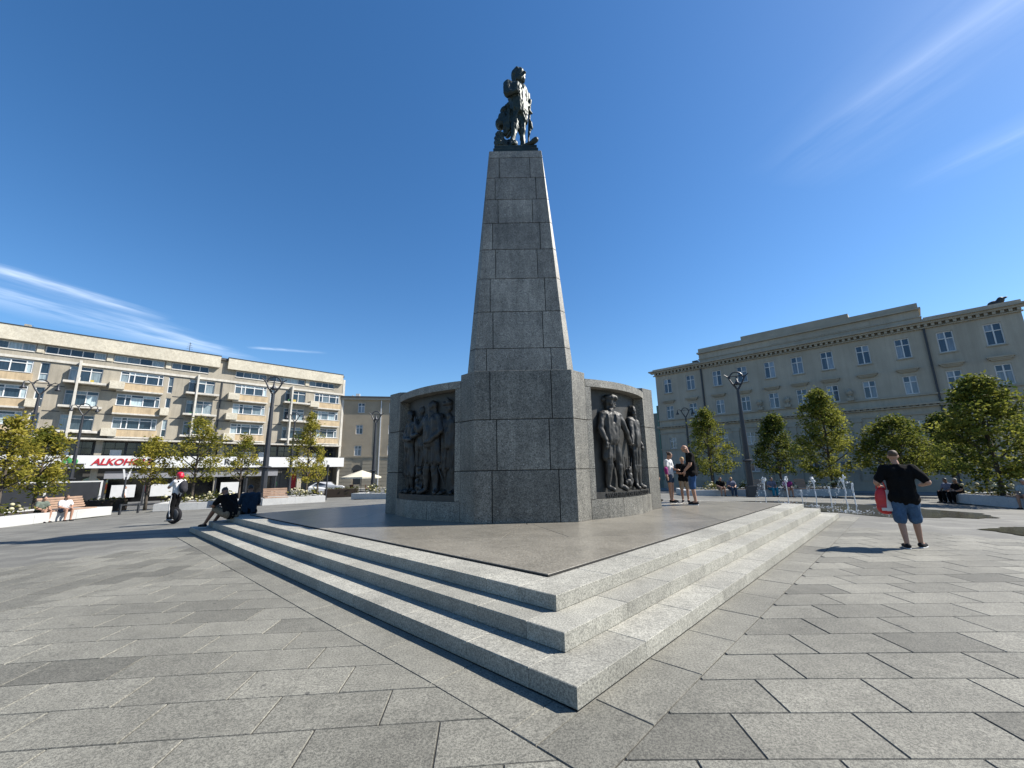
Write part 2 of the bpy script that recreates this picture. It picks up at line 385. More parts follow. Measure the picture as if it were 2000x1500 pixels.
def put_slab(mb, ps, tone):
    if sum(ps[i][0] * ps[(i + 1) % len(ps)][1] - ps[(i + 1) % len(ps)][0] * ps[i][1] for i in range(len(ps))) < 0: ps = ps[::-1]
    n = len(ps); dz = random.uniform(-.0012, .0012); mb.tone = tone
    cx = sum(p[0] for p in ps) / n; cy = sum(p[1] for p in ps) / n
    bed.add([(p[0] + (p[0] - cx) / max(.05, math.hypot(p[0] - cx, p[1] - cy)) * .007, p[1] + (p[1] - cy) / max(.05, math.hypot(p[0] - cx, p[1] - cy)) * .007, gz(*p) - .0075) for p in ps], [tuple(range(n))])
    def ins(p): k = .0038 / max(.05, math.hypot(p[0] - cx, p[1] - cy)) * 1.3; return (p[0] + (cx - p[0]) * k, p[1] + (cy - p[1]) * k)
    vs = [(p[0], p[1], gz(*p) - .03) for p in ps] + [(p[0], p[1], gz(*p) - .0055 + dz) for p in ps] + [(*ins(p), gz(*p) + dz) for p in ps]
    mb.add(vs, [tuple(range(2 * n, 3 * n))] + [(r * n + i, r * n + (i + 1) % n, (r + 1) * n + (i + 1) % n, (r + 1) * n + i) for r in (0, 1) for i in range(n)])
for i, (d, ps, tone) in enumerate(slabs):
    if i < 300:
        mb = MB(); put_slab(mb, ps, tone); mb.build('paving_slab', PAVE, paving)
    else: put_slab(rest, ps, tone)
stuff(rest.build('paving_slabs_beyond', PAVE, paving)); bed.build('joint_sand', plain('joint_sand', (.045, .042, .035), 1.0, 0, .4, 6), paving)

# ------------------------------------------------ stepped base of the monument
base = thing('stepped_base', 'square granite base with three steps and a brown polished platform, under the monument', 'steps', (K.x, K.y, 0), math.atan2(E2.y, E2.x))
# local frame: x along the right side, y along the left side
INS = (0.0, 0.355, 0.692, 1.145); ZS = (0.0, 0.135, 0.275, 0.410); ZP = 0.435
def ring_blocks(step, i0, i1, z0, z1, L0):
    a, b = i0, SIDE - i0; w = i1 - i0
    def run(n, f):
        t = 0.0; tot = b - a
        while t < tot - .01:
            L = L0 * random.uniform(.88, 1.12)
            if tot - t - L < .5: L = tot - t
            f(a + t, a + t + L); t += L
    def blk(x0, x1, y0, y1):
        mb = MB(); mb.tone = random.choice((1, 1.03, .97, .92, 1.06, .86)); g = .0018
        mb.rbox(x0 + g, x1 - g, y0 + g, y1 - g, z0 + .002, z1, .005); mb.build('block', STEP, step)
    run(0, lambda s, e: blk(s, e, a, a + w))                                    # right side, takes the near corner
    run(1, lambda s, e: blk(a, a + w, max(s, a + w), e) if e > a + w + .02 else None)
    run(2, lambda s, e: blk(max(s, a + w), e, b - w, b) if e > a + w + .02 else None)
    run(3, lambda s, e: blk(b - w, b, max(s, a + w), min(e, b - w)) if min(e, b - w) > max(s, a + w) + .02 else None)
for i in range(3):
    mb = MB(); q = INS[i] + .02; mb.box(q, SIDE - q, q, SIDE - q, (ZS[i] if i else -.3), ZS[i + 1] - .012)
    st = mb.build('step', JOINT, base)
    ring_blocks(st, INS[i], INS[i + 1] + (.06 if i < 2 else -.0005), ZS[i], ZS[i + 1], 1.0)
plat = MB(); plat.box(INS[3], SIDE - INS[3], INS[3], SIDE - INS[3], ZS[3] - .05, ZP - .006)
plat_o = plat.build('platform', JOINT, base)
# platform slabs: joints radiate from the pedestal, cut in the turned square
def loc_of(x, y): d = Vector((x, y)) - K; return (d.dot(E2), d.dot(E1))
ctr = loc_of(CX, CY)
hw = [(-INS[3], INS[3])]
def plat_slab(poly):
    lo, hi = INS[3] + .002, SIDE - INS[3] - .002
    p = poly
    for n, k in (((1, 0), lo), ((-1, 0), -hi), ((0, 1), lo), ((0, -1), -hi)):
        if len(p) >= 3: p = clip(p, n, k)
    if len(p) < 3 or area(p) < .02: return
    s = sum(p[i][0] * p[(i + 1) % len(p)][1] - p[(i + 1) % len(p)][0] * p[i][1] for i in range(len(p)))
    if s < 0: p = p[::-1]
    mb = MB(); mb.tone = random.uniform(.88, 1.1); cx = sum(q[0] for q in p) / len(p); cy = sum(q[1] for q in p) / len(p)
    p = [(q[0] + (cx - q[0]) * .009 / max(.2, math.hypot(q[0] - cx, q[1] - cy)), q[1] + (cy - q[1]) * .009 / max(.2, math.hypot(q[0] - cx, q[1] - cy))) for q in p]
    mb.prism(p, ZS[3] - .01, ZP, .0025); mb.build('platform_slab', PLAT, plat_o)
for q in range(4):
    # quarter turned so that -v looks out of the pedestal's buttress; outlines in (u, v)
    outl = [[(-.12, -4.0), (.12, -4.0), (.62, -5.6), (-.45, -5.6)], [(-9, -4.0), (-.12, -4.0), (-.45, -5.6), (-9, -5.6)], [(.12, -4.0), (9, -4.0), (9, -5.6), (.62, -5.6)],
            [(-9, -5.6), (9, -5.6), (9, -9.5), (-9, -9.5)], [(-9, -2.3), (0, -2.3), (0, -4.0), (-9, -4.0)], [(0, -2.3), (9, -2.3), (9, -4.0), (0, -4.0)]]
    a = math.pi / 2 * q
    for o_ in outl:
        o_ = clip(clip(o_, (1, -1), .002), (-1, -1), .002)
        if len(o_) < 3: continue
        pts = [(CX + u * math.cos(a) - v * math.sin(a), CY + u * math.sin(a) + v * math.cos(a)) for u, v in o_]
        plat_slab([loc_of(*p) for p in pts])

# ------------------------------------------------ monument: pedestal, reliefs, pylon
mon = thing('monument', 'tall grey granite obelisk monument on a round pedestal with dark bronze reliefs', 'monument', (CX, CY, ZP))
Z = lambda z: z - ZP
CRS = (0.435, 1.51, 2.60, 3.69)
def rotp(p, a): return (p[0] * math.cos(a) - p[1] * math.sin(a), p[0] * math.sin(a) + p[1] * math.cos(a))
core = MB(); core.lathe([(3.2, 0), (3.2, Z(3.5))], 40); core.box(-1.45, 1.45, -1.45, 1.45, 0, Z(3.67)); core.build('pedestal_core', JOINT, mon)
for q in range(4):
    a = q * math.pi / 2
    bc = MB(); bc.prism([rotp(p, a) for p in ((-1.40, -3.36), (-1.06, -3.73), (1.06, -3.73), (1.40, -3.36), (1.40, -1.2), (-1.40, -1.2))], 0.0, Z(3.685))
    but = bc.build('buttress', JOINT, mon)
    for c, (j1, j2) in enumerate(((-.71, .71), (-.60, .54), (-.74, .62))):
        g = .010; z0, z1 = Z(CRS[c]) + (.001 if c == 0 else .008), Z(CRS[c + 1]) - (.008 if c < 2 else -.004)
        for k, poly in enumerate(([(-1.43, -3.38), (-1.08, -3.75), (j1 - g, -3.75), (j1 - g, -1.6), (-1.43, -1.6)], [(j1 + g, -3.75), (j2 - g, -3.75), (j2 - g, -1.6), (j1 + g, -1.6)],
                     [(j2 + g, -3.75), (1.08, -3.75), (1.43, -3.38), (1.43, -1.6), (j2 + g, -1.6)])):
            mb = MB(); mb.tone = .84 * (1.0, .80, .92, .86, 1.08, .9, .82, .95, 1.04)[(c * 3 + k + q) % 9]
            mb.prism([rotp(p, a) for p in poly], z0, z1, .004); mb.build('block', PEDE, but)
    # round wall with its relief, between this buttress and the next
    q0 = math.degrees(a) - 90
    wl_ = MB(); wl_.arc(3.1, 3.34, q0 + 23, q0 + 67, 0, Z(3.5), 12); wall = wl_.build('round_wall', JOINT, mon)
    RT = 3.67; A0, A1, B0, B1 = q0 + 23.0, q0 + 25.3, q0 + 64.7, q0 + 67.0
    for (s0, s1) in ((A0 + 0.1, q0 + 38), (q0 + 38.2, q0 + 52), (q0 + 52.2, B1 - .1)):
        mb = MB(); mb.tone = random.uniform(.88, 1.06); mb.arc(3.3, RT, s0, s1, 0.001, Z(.85), 6); mb.build('block', PEDE, wall)
    for (s0, s1) in ((A0 + .1, q0 + 45), (q0 + 45.15, B1 - .1)):
        mb = MB(); mb.tone = random.uniform(.9, 1.06); mb.arc(3.0, RT + .004, s0, s1, Z(3.385), Z(3.56), 9); mb.build('block', PEDE, wall)
    for (s0, s1) in ((A0, A1), (B0, B1)):
        pa, pb = (RT * math.cos(R(s0)), RT * math.sin(R(s0))), (RT * math.cos(R(s1)), RT * math.sin(R(s1)))
        ia, ib = (3.3 * math.cos(R(s0)), 3.3 * math.sin(R(s0))), (3.3 * math.cos(R(s1)), 3.3 * math.sin(R(s1)))
        for z0, z1 in ((.858, 1.502), (1.516, 2.596), (2.61, 3.378)):
            mb = MB(); mb.tone = random.uniform(.86, 1.06); mb.prism([ia, pa, pb, ib], Z(z0), Z(z1), .003); mb.build('block', PEDE, wall)
# pylon
ZB, ZT, WB, WT = 3.70, 11.95, 1.55, 0.872
def wz(z): return WB + (WT - WB) * (z - ZB) / (ZT - ZB)
def cz(z): return max(.006, .21 * (1 - (z - ZB) / (ZT - ZB)))
def oct_(z, d=0.0):
    w, c = wz(z) - d, cz(z); return [(-w + c, -w), (w - c, -w), (w, -w + c), (w, w - c), (w - c, w), (-w + c, w), (-w, w - c), (-w, -w + c)]
pc = MB(); pc.prism(oct_(ZB, .02), Z(ZB), Z(ZT), 0, oct_(ZT, .02)); pyl = pc.build('pylon', JOINT, mon)
PZ = (3.694, 4.91, 6.06, 7.15, 8.16, 9.12, 10.01, 10.86, 11.67, 11.95)
PJ = ((-.96, .87), (-.77, .67), (-.85, .78), (-.68, .59), (-.77, .71), (-.59, .5), (-.68, .64), (-.54, .47), (0, 0))
for c in range(9):
    z0, z1 = PZ[c] + .010, PZ[c + 1] - .010
    for q in range(4):
        a = q * math.pi / 2
        # each side of the pylon in a frame with the outward direction -v
        def pt(u, z, dep):
            w = wz(z); return (u, -w + dep)
        js = PJ[c] if q % 2 == 0 else tuple(j * .8 for j in PJ[c])
        jj = [None] + list(js) + [None] if c < 8 else [None, None]
        for k in range(len(jj) - 1):
            mb = MB(); mb.tone = random.choice((1.12, 1.0, 1.2, .94, 1.06, 1.14))
            ring = []
            for z in (z0, z1):
                w, cc = wz(z), cz(z); g = .010
                lo = jj[k]; hi = jj[k + 1]; P = []
                P += [(lo + g, -w)] if lo is not None else [(-w + cc / 2 + .001, -w + cc / 2), (-w + cc, -w)]
                P += [(hi - g, -w)] if hi is not None else [(w - cc, -w), (w - cc / 2 - .001, -w + cc / 2)]
                hi_ = hi - g if hi is not None else w - .36; lo_ = lo + g if lo is not None else -w + .36
                P += [(hi_, -w + .35), (lo_, -w + .35)]
                ring.append([rotp(p, a) for p in P])
            mb.prism(ring[0], Z(z0), Z(z1), 0, ring[1]); mb.build('block', PEDE, pyl)
cap = MB(); cap.prism([rotp(p, 0) for p in oct_(ZT, .01)], Z(ZT) - .02, Z(ZT) + .012); cap.build('cap_slab', PEDE, mon)
# ------------------------------------------------ figures
V3 = Vector
def stand():
    return {k: V3(v) for k, v in dict(pel=(0, 0, .95), wai=(0, 0, 1.10), che=(0, 0, 1.30), nek=(0, -.01, 1.47), hed=(0, .015, 1.63), shl=(-.185, -.01, 1.425), shr=(.185, -.01, 1.425),
        ell=(-.245, -.03, 1.14), elr=(.245, -.03, 1.14), wrl=(-.25, .06, .90), wrr=(.25, .06, .90), hil=(-.09, 0, .93), hir=(.09, 0, .93), knl=(-.10, .02, .50), knr=(.10, .02, .50),
        anl=(-.10, -.03, .085), anr=(.10, -.03, .085), tol=(-.125, .15, .035), tor=(.125, .15, .035), face=(0, 1, 0), hdl=(0, .25, -1), hdr=(0, .25, -1)).items()}
def sit(seat=.45):
    J = stand(); d = seat + .09 - .95
    for k in ('pel', 'wai', 'che', 'nek', 'hed', 'shl', 'shr', 'ell', 'elr', 'wrl', 'wrr', 'hil', 'hir'): J[k] = J[k] + V3((0, 0, d))
    for s, x in (('l', -.11), ('r', .11)): J['kn' + s] = V3((x, .44, seat + .10)); J['an' + s] = V3((x, .42, .085)); J['to' + s] = V3((x * 1.1, .60, .035))
    return J
def put(J, **kw):
    for k, v in kw.items(): J[k] = V3(v)
    return J
def lerp(a, b, t): return a + (b - a) * t
ARM = 1.0
def p_torso(mb, J, inf, bulk):
    for s in 'lr':
        a = lerp(J['pel'], J['hi' + s], .75); b = lerp(J['che'], J['sh' + s], .5); mb.caps(a, b, .108 * bulk + inf, .104 * bulk + inf)
    mb.caps(J['pel'], lerp(J['wai'], J['che'], .4), .125 * bulk + inf, .12 * bulk + inf); mb.caps(J['shl'], J['shr'], .062 + inf, .062 + inf)
    mb.caps(lerp(J['che'], J['nek'], .5), J['nek'], .08 + inf, .055 + inf)
def p_arm(mb, J, s, inf, t0=0, t1=1, fore=True):
    a, b, c = J['sh' + s], J['el' + s], J['wr' + s]
    mb.caps(lerp(a, b, t0), lerp(a, b, t1), .058 * ARM + inf, lerp(.058, .046, t1) * ARM + inf)
    if fore: mb.caps(b, c, .046 * ARM + inf, .030 * ARM + inf)
def p_leg(mb, J, s, inf, t1=1, calf=1.0, bulk=1.0):
    a, b, c = J['hi' + s], J['kn' + s], J['an' + s]
    mb.caps(a, lerp(a, b, t1), .088 * bulk + inf, lerp(.088, .058, t1) * bulk + inf)
    if calf > 0:
        mid = lerp(b, c, min(.3, calf)); mb.caps(b, mid, .056 + inf, .057 + inf); mb.caps(mid, lerp(b, c, calf), .057 + inf, lerp(.057, .036, calf) + inf)
def p_hand(mb, J, s):
    w = J['wr' + s]; d = J['hd' + s].normalized(); el = (w - J['el' + s]).normalized()
    side = d.cross(V3((0, 0, 1)) if abs(d.z) < .8 else V3((0, 1, 0))).normalized(); up = side.cross(d)
    p = w + d * .075; mb.caps(w, p, .026, .036)
    for k, (o, L) in enumerate(((-.03, .055), (-.011, .066), (.010, .062), (.029, .048))):
        a = p + side * o + d * .02; b = a + d * L * .55; mb.caps(a, b, .0095, .009, 6); mb.caps(b, b + (d * .6 - up * .8).normalized() * L * .5, .009, .0075, 6)
    q = w + d * .035 + side * .03 * (1 if s == 'l' else -1); r = q + (d * .6 + side * .6 * (1 if s == 'l' else -1)) * .045; mb.caps(q, r, .011, .010, 6); mb.caps(r, r + d * .03, .010, .008, 6)
def p_head(mb, J):
    h = J['hed']; f = J['face'].normalized(); up = V3((0, 0, 1)); up = (up - f * up.dot(f)).normalized(); sd = f.cross(up)
    rot = Matrix((sd, f, up)).transposed()
    mb.ell(h + up * .025, (.074, .093, .098), rot); mb.ell(h - up * .045 + f * .022, (.057, .066, .072), rot)
    mb.caps(J['nek'], h - up * .05 - f * .01, .054, .050); mb.caps(h + f * .088 + up * .005, h + f * .108 - up * .018, .010, .014, 6)
    for s in (-1, 1): mb.ell(h + sd * .076 * s - f * .005, (.012, .02, .03), rot, 8, 6); mb.ell(h + sd * .03 * s + f * .082 + up * .022, (.02, .014, .010), rot, 8, 6)
    mb.caps(h + f * .085 - up * .055 - sd * .02, h + f * .085 - up * .055 + sd * .02, .010, .010, 6)
    return h, f, up, sd, rot
def folds(me, amp, k=(7.0, 7.0, 1.6), seed=0.0):
    """cloth folds and tool marks worked into a cast surface"""
    ns = [v.normal.copy() for v in me.vertices]
    for v, n in zip(me.vertices, ns):
        p = v.co; a = noise.noise((p.x * k[0] + seed, p.y * k[1], p.z * k[2])); b = noise.noise((p.x * 16, p.y * 16, p.z * 9 + seed)); v.co = p + n * (a * amp + b * amp * .45)
    me.update(); return me
SKIN = {}
def cloth(c, name=None, rough=.85, fine=.15):
    k = tuple(c)
    if k not in SKIN: SKIN[k] = plain(name or 'cloth_%d' % len(SKIN), c, rough, 0, .18, 9.0, .25, 26, .15, fine)
    return SKIN[k]
SK = plain('skin_light', (0.33, 0.185, 0.125), .55, 0, .1, 12, spec=.4); SK2 = plain('skin_tanned', (0.20, 0.105, 0.068), .55, 0, .1, 12, spec=.4)
BLK = cloth((0.0045, 0.0045, 0.005), 'black_cotton', .95); SHOE = cloth((0.015, 0.015, 0.017), 'black_shoe'); WHT = cloth((0.50, 0.50, 0.50), 'white_cotton'); DENIM = cloth((0.045, 0.085, 0.15), 'denim')
EYE = plain('dark_eye', (0.01, 0.008, 0.007), .2)
def person(label, loc, rz, h, J, skin=SK, shirt=BLK, sleeve=.62, lower=DENIM, lower_t=.95, calf=0.0, hair=None, hair_style='short', bulk=1.0, shoe=SHOE, vox=.0095, glasses=False, group=None, extra=None, hem=.0, lower_name='shorts'):
    o = thing('person', label, 'person', loc, rz, group, h / 1.75)
    mb = MB(); p_torso(mb, J, -.012, bulk)
    for s in 'lr': p_arm(mb, J, s, 0); p_hand(mb, J, s); p_leg(mb, J, s, 0); mb.caps(J['an' + s], lerp(J['an' + s], J['to' + s], .7), .036, .03)
    hh, f, up, sd, rot = p_head(mb, J)
    ob('body', remeshed(mb, 'body', vox, 2), skin, o)
    mb = MB(); p_torso(mb, J, .012, bulk)
    for s in 'lr':
        if sleeve > 0: p_arm(mb, J, s, .018, 0, min(1, sleeve), sleeve > 1)
    if hem: 
        for s in 'lr': a = lerp(J['pel'], J['hi' + s], .85); mb.caps(lerp(J['wai'], a, .4), lerp(J['hi' + s], J['kn' + s], hem), .122 * bulk, .134 * bulk)
        mb.caps(lerp(J['wai'], J['pel'], .3), lerp(J['pel'], lerp(J['knl'], J['knr'], .5), hem), .138 * bulk, .142 * bulk)
    ob('shirt', folds(remeshed(mb, 'shirt', vox * 1.2, 3), .020, (9, 9, 5), loc[0]), shirt, o)
    mb = MB(); pr_ = .100 if hem else .118; mb.caps(J['hil'], J['hir'], pr_ * bulk, pr_ * bulk); mb.caps(J['pel'], lerp(J['pel'], J['wai'], .1 if hem else .5), pr_ * 1.1 * bulk, pr_ * 1.08 * bulk)
    for s in 'lr':
        if hem: Jq = dict(J); Jq['hi' + s] = lerp(J['hi' + s], J['kn' + s], .22); p_leg(mb, Jq, s, .022, lower_t, calf, bulk)
        else: p_leg(mb, J, s, .026, lower_t, calf, bulk)
        if not calf: a, b = J['hi' + s], J['kn' + s]; mb.caps(lerp(a, b, lower_t * .6), lerp(a, b, lower_t), .092 * bulk, .088 * bulk)
    ob(lower_name, folds(remeshed(mb, lower_name, vox * 1.2, 3), .018, (11, 11, 5), loc[1]), lower, o)
    for s in 'lr':
        mb = MB(); a, t = J['an' + s], J['to' + s]; d = (t - a); d.z = 0; d.normalize()
        mb.caps(a - d * .03 - V3((0, 0, .03)), lerp(a, t, .5) - V3((0, 0, .02)), .046, .044); mb.caps(lerp(a, t, .5) - V3((0, 0, .012)), t + V3((0, 0, .002)), .044, .033)
        sh_o = ob('shoe', remeshed(mb, 'shoe', vox, 2), shoe, o)
        so = MB(); so.caps(V3((a.x, a.y, a.z - .085 + .016)) - d * .03, V3((t.x, t.y, t.z - .035 + .016)), .040, .034); so.v = [(v_[0], v_[1], (v_[2] - (a.z - .085)) * .45 + (a.z - .085)) for v_ in so.v]; so.build('sole', WHT, sh_o, True)
    if hair:
        mb = MB(); mb.ell(hh + up * .048 - f * .018, (.083, .092, .088), rot)
        if hair_style == 'long': mb.caps(hh - f * .05, hh - f * .075 - up * .16, .07, .05)
        if hair_style == 'bun': mb.ell(hh + up * .06 - f * .11, (.04, .04, .04), rot)
        if hair_style == 'tail': mb.caps(hh - f * .09 + up * .03, hh - f * .13 - up * .12, .035, .02)
        if hair_style == 'crop': mb = MB(); mb.ell(hh + up * .05 - f * .014, (.078, .090, .080), rot)
        hm = remeshed(mb, 'hair', vox, 1); ob('hair', hm, hair, o)
    for s in (-1, 1):
        mb = MB(); mb.ell(hh + sd * .03 * s + f * .094 + up * .022, (.011, .006, .008), rot, 8, 6); mb.build('eye', EYE, o, True)
    if glasses:
        mb = MB()
        for s in (-1, 1): mb.ell(hh + sd * .034 * s + f * .100 + up * .022, (.031, .009, .022), rot, 10, 6); mb.caps(hh + sd * .064 * s + f * .095 + up * .022, hh + sd * .079 * s - f * .01 + up * .022, .004, .004, 6)
        mb.build('sunglasses', SHOE, o, True)
    return o


# ------------------------------------------------ bronze reliefs on the round wall
def bend(me, qc, r0):
    for v in me.vertices:
        x, y, z = v.co; a = R(qc) + x / 3.5; r = r0 + y; v.co = (r * math.cos(a), r * math.sin(a), z)
    me.update(); return me
def rel_fig(x, h, dep=.10, turn=0.0, **kw):
    """a figure standing in the relief: joints of a standing body, scaled, turned about its own axis and flattened towards the plate"""
    J = stand(); put(J, **kw); k = h / 1.75
    out = {}
    for n, p in J.items():
        q = V3(p)
        if n not in ('face', 'hdl', 'hdr'): q = V3((q.x * k + x, q.y * k * .8 + dep, q.z * k))
        out[n] = q
    return out, k
def relief(qc, figs, bundle, sword, extra, label):
    pl = MB()
    pl.arc(3.33, 3.42, qc - 19.6, qc + 19.6, Z(.852), Z(3.382), 16); plate = pl.build('relief', BRONZE, mon); plate['label'] = label
    led = MB(); led.arc(3.42, 3.64, qc - 19.5, qc + 19.5, Z(.853), Z(.985), 16); led.build('ledge', BRONZE, plate)
    for J, k, coat, hat in figs:
        mb = MB(); S = MB()
        q = {n: (v if n in ('face', 'hdl', 'hdr') else V3((v.x / k, v.y / k, v.z / k))) for n, v in J.items()}
        p_torso(S, q, .02, 1.02)
        for s in 'lr': p_arm(S, q, s, .014); p_hand(S, q, s); p_leg(S, q, s, .012, 1, 1); S.caps(q['an' + s], q['to' + s], .05, .04); S.caps(lerp(q['kn' + s], q['an' + s], .05), lerp(q['kn' + s], q['an' + s], .2), .078, .074)
        hh, f, up, sd, rot = p_head(S, q); S.ell(hh + up * .045 - f * .03, (.088, .095, .09), rot); S.caps(hh - f * .06 - up * .02, hh - f * .07 - up * .13, .05, .035)
        S.caps(q['nek'] + V3((0, .02, -.03)), q['nek'] + V3((0, .03, .04)), .075, .072)
        if hat:
            S.caps(hh + up * .105 - f * .13, hh + up * .12 + f * .11, .05, .055); S.ell(hh + up * .13, (.10, .12, .075), rot); S.caps(hh + up * .14 + f * .06 + sd * .05, hh + up * .20 + f * .06 + sd * .06, .02, .03, 6)
        for s in 'lr': S.ell(q['sh' + s] + V3((0, 0, .04)), (.07, .06, .03))
        if coat > 0:
            for t in (-1, -.5, 0, .5, 1): S.caps(q['pel'] + V3((t * .12, .0, .06)), q['pel'] + V3((t * .2, .01, -coat)), .085, .06)
            for t in (-.8, -.2, .5): S.caps(q['pel'] + V3((t * .15, .10, .0)), q['pel'] + V3((t * .22, .09, -coat)), .014, .018, 6)
            S.caps(q['wai'] + V3((-.13, .09, -.05)), q['wai'] + V3((.13, .09, -.05)), .02, .02, 6)
        S.v = [(a * k, b * k, c * k) for a, b, c in S.v]
        me = bend(folds(remeshed(S, 'figure', .015, 1), .022, (12, 12, 4), k), qc, 3.36)
        for v in me.vertices: v.co.z += Z(.985)
        ob('figure', me, BRONZE, plate)
    S = MB(); random.seed(int(qc) + 400)
    for _ in range(46):
        a = random.uniform(0, 6.28); rr = random.uniform(.02, .15); z = random.uniform(.02, bundle[1]); S.ell((bundle[0] + rr * math.cos(a) * (1 - z * .35), .12 + .05 * math.sin(a), z), (.05, .045, .06), None, 7, 5)
    for t in (-.13, -.05, .06, .14): S.caps((bundle[0] + t * .4, .1, .05), (bundle[0] + t * 2.0, .1, bundle[1] + .25), .022, .016, 6)
    me = bend(remeshed(S, 'wreath', .016, 1), qc, 3.36)
    for v in me.vertices: v.co.z += Z(.985)
    ob('wreath', me, BRONZE, plate)
    if sword:
        S = MB(); S.caps(sword[0], sword[1], .018, .012, 6); me = bend(S.mesh('sword', True), qc, 3.36)
        for v in me.vertices: v.co.z += Z(.985)
        ob('sword', me, BRONZE, plate)
    if extra:
        tm = text_mesh('inscription', extra, .125, .012, 0, .002, 1.05)
        xs = [v.co.x for v in tm.vertices]; w = max(xs) - min(xs); k = 1.95 / w
        for v in tm.vertices: v.co = (v.co.x * k + .05, .285 + v.co.z, v.co.y * 1.05 - .07)
        bend(tm, qc, 3.36)
        for v in tm.vertices: v.co.z += Z(.985)
        ob('inscription', tm, plain('worn_bronze_letter', (.012, .012, .012), .5, .3), plate)
    return plate
F1 = rel_fig(-.50, 2.20, .13, hed=(.02, .02, 1.63), face=(.75, .55, 0), shr=(.2, .06, 1.42), elr=(.33, .14, 1.12), wrr=(.46, .12, .90), hdr=(.8, 0, -.4), ell=(-.30, .02, 1.16), wrl=(-.24, .12, .93), knl=(-.13, .04, .5), anl=(-.16, 0, .09), tol=(-.12, .12, .04), knr=(.13, .05, .5), anr=(.16, .03, .09), tor=(.24, .13, .04))
F2 = rel_fig(.66, 2.12, .12, hed=(-.02, .02, 1.63), face=(-.45, .9, 0), ell=(-.25, .08, 1.15), wrl=(-.34, .12, .95), hdl=(-.7, .1, -.6), wrr=(.22, .12, .92), anl=(-.09, .0, .09), tol=(-.17, .12, .04), anr=(.12, 0, .09), tor=(.22, .12, .04))
relief(-45, ((F1[0], F1[1], .34, True), (F2[0], F2[1], 0, False)), (.16, .55), None, 'WASHINGTON I KOŚCIUSZKO', 'bronze relief of two standing soldiers shaking hands, sunlit')
F3 = rel_fig(-.72, 2.12, .11, face=(.95, .3, 0), elr=(.28, .10, 1.16), wrr=(.46, .12, 1.18), hdr=(1, 0, .1), ell=(-.12, .14, 1.14), wrl=(.18, .16, 1.10), hdl=(1, 0, 0))
F4 = rel_fig(.36, 2.22, .13, face=(-.8, .6, 0), ell=(-.30, .10, 1.20), wrl=(-.42, .12, 1.36), hdl=(-.3, .1, .9), elr=(.28, .06, 1.16), wrr=(.08, .16, .98), hdr=(-.9, .1, -.2), anl=(-.16, 0, .09), tol=(-.24, .1, .04), anr=(.14, 0, .09), tor=(.2, .12, .04))
F5 = rel_fig(-.18, 2.16, .02, face=(-.6, .8, 0), ell=(-.2, .1, 1.2), wrl=(-.1, .14, 1.4), hdl=(0, 0, 1)); F6 = rel_fig(.86, 2.12, .02, face=(-.7, .7, 0))
relief(-135, ((F3[0], F3[1], .58, False), (F4[0], F4[1], .36, False), (F5[0], F5[1], .4, False), (F6[0], F6[1], .45, True)), (-.14, .62), ((.55, .16, .75), (.85, .12, .12)), None, 'bronze relief of two standing men in coats, in shade')
for q in (45, 135):
    pl = MB(); pl.arc(3.33, 3.42, q - 18.3, q + 18.3, Z(.852), Z(3.338), 16); pl.build('relief', BRONZE, mon)

# ------------------------------------------------ statue on the pylon
st = thing('statue', 'green bronze statue of a standing man on top of the pylon', 'statue', (CX, CY, 11.964))
mb = MB(); mb.rbox(-.74, .78, -.76, .70, 0, .22, .02); mb.rbox(-.70, .74, -.72, .66, .215, .38, .03); mb.build('plinth', BRONZE2, st)
S = MB()
def sp(cx, cy, y=0.0):
    """point of the statue from its place in the figure's own height grid"""
    z = .40 + (1285 - cy) / 312.0
    return V3((-.06 + (cx - 620) / 420.0 + .02 * z, y - .3, z))
hd = sp(706, 270, -.02); fdir = V3((.72, -.69, -.05)).normalized(); up = V3((0, 0, 1)); sd = fdir.cross(up).normalized(); rot = Matrix((sd, fdir, up)).transposed()
S.ell(hd + up * .04, (.20, .24, .28), rot); S.ell(hd - up * .16 + fdir * .06, (.155, .18, .19), rot); S.caps(hd + fdir * .23 + up * .03, hd + fdir * .30 - up * .06, .03, .042, 6)
S.ell(hd + up * .13 - fdir * .06, (.23, .25, .24), rot); S.caps(hd - fdir * .12 + up * .02, hd - fdir * .18 - up * .42, .19, .12); S.caps(hd - sd * .12 * 1, hd - sd * .15 - up * .28, .09, .06); S.caps(hd + sd * .12, hd + sd * .15 - up * .25, .08, .06)
S.caps(sp(690, 420), hd - up * .15, .13, .11); S.caps(sp(640, 430, -.1), sp(740, 430, .05), .13, .12)
for (a, b, y0, y1, r0, r1) in (((600, 470), (680, 760), -.10, -.05, .25, .23), ((730, 480), (740, 780), .02, .0, .26, .25), ((660, 470), (720, 780), -.2, -.15, .17, .20)): S.caps(sp(*a, y0), sp(*b, y1), r0, r1)
S.caps(sp(560, 440, -.12), sp(770, 470, .15), .15, .15)
S.caps(sp(535, 430, -.15), sp(525, 590, -.28), .155, .13); S.caps(sp(525, 590, -.28), sp(670, 610, -.42), .12, .085); S.ell(sp(690, 610, -.44), (.09, .07, .08))
S.caps(sp(810, 490, .12), sp(850, 640, .10), .13, .11); S.caps(sp(850, 640, .10), sp(800, 720, -.1), .10, .08)
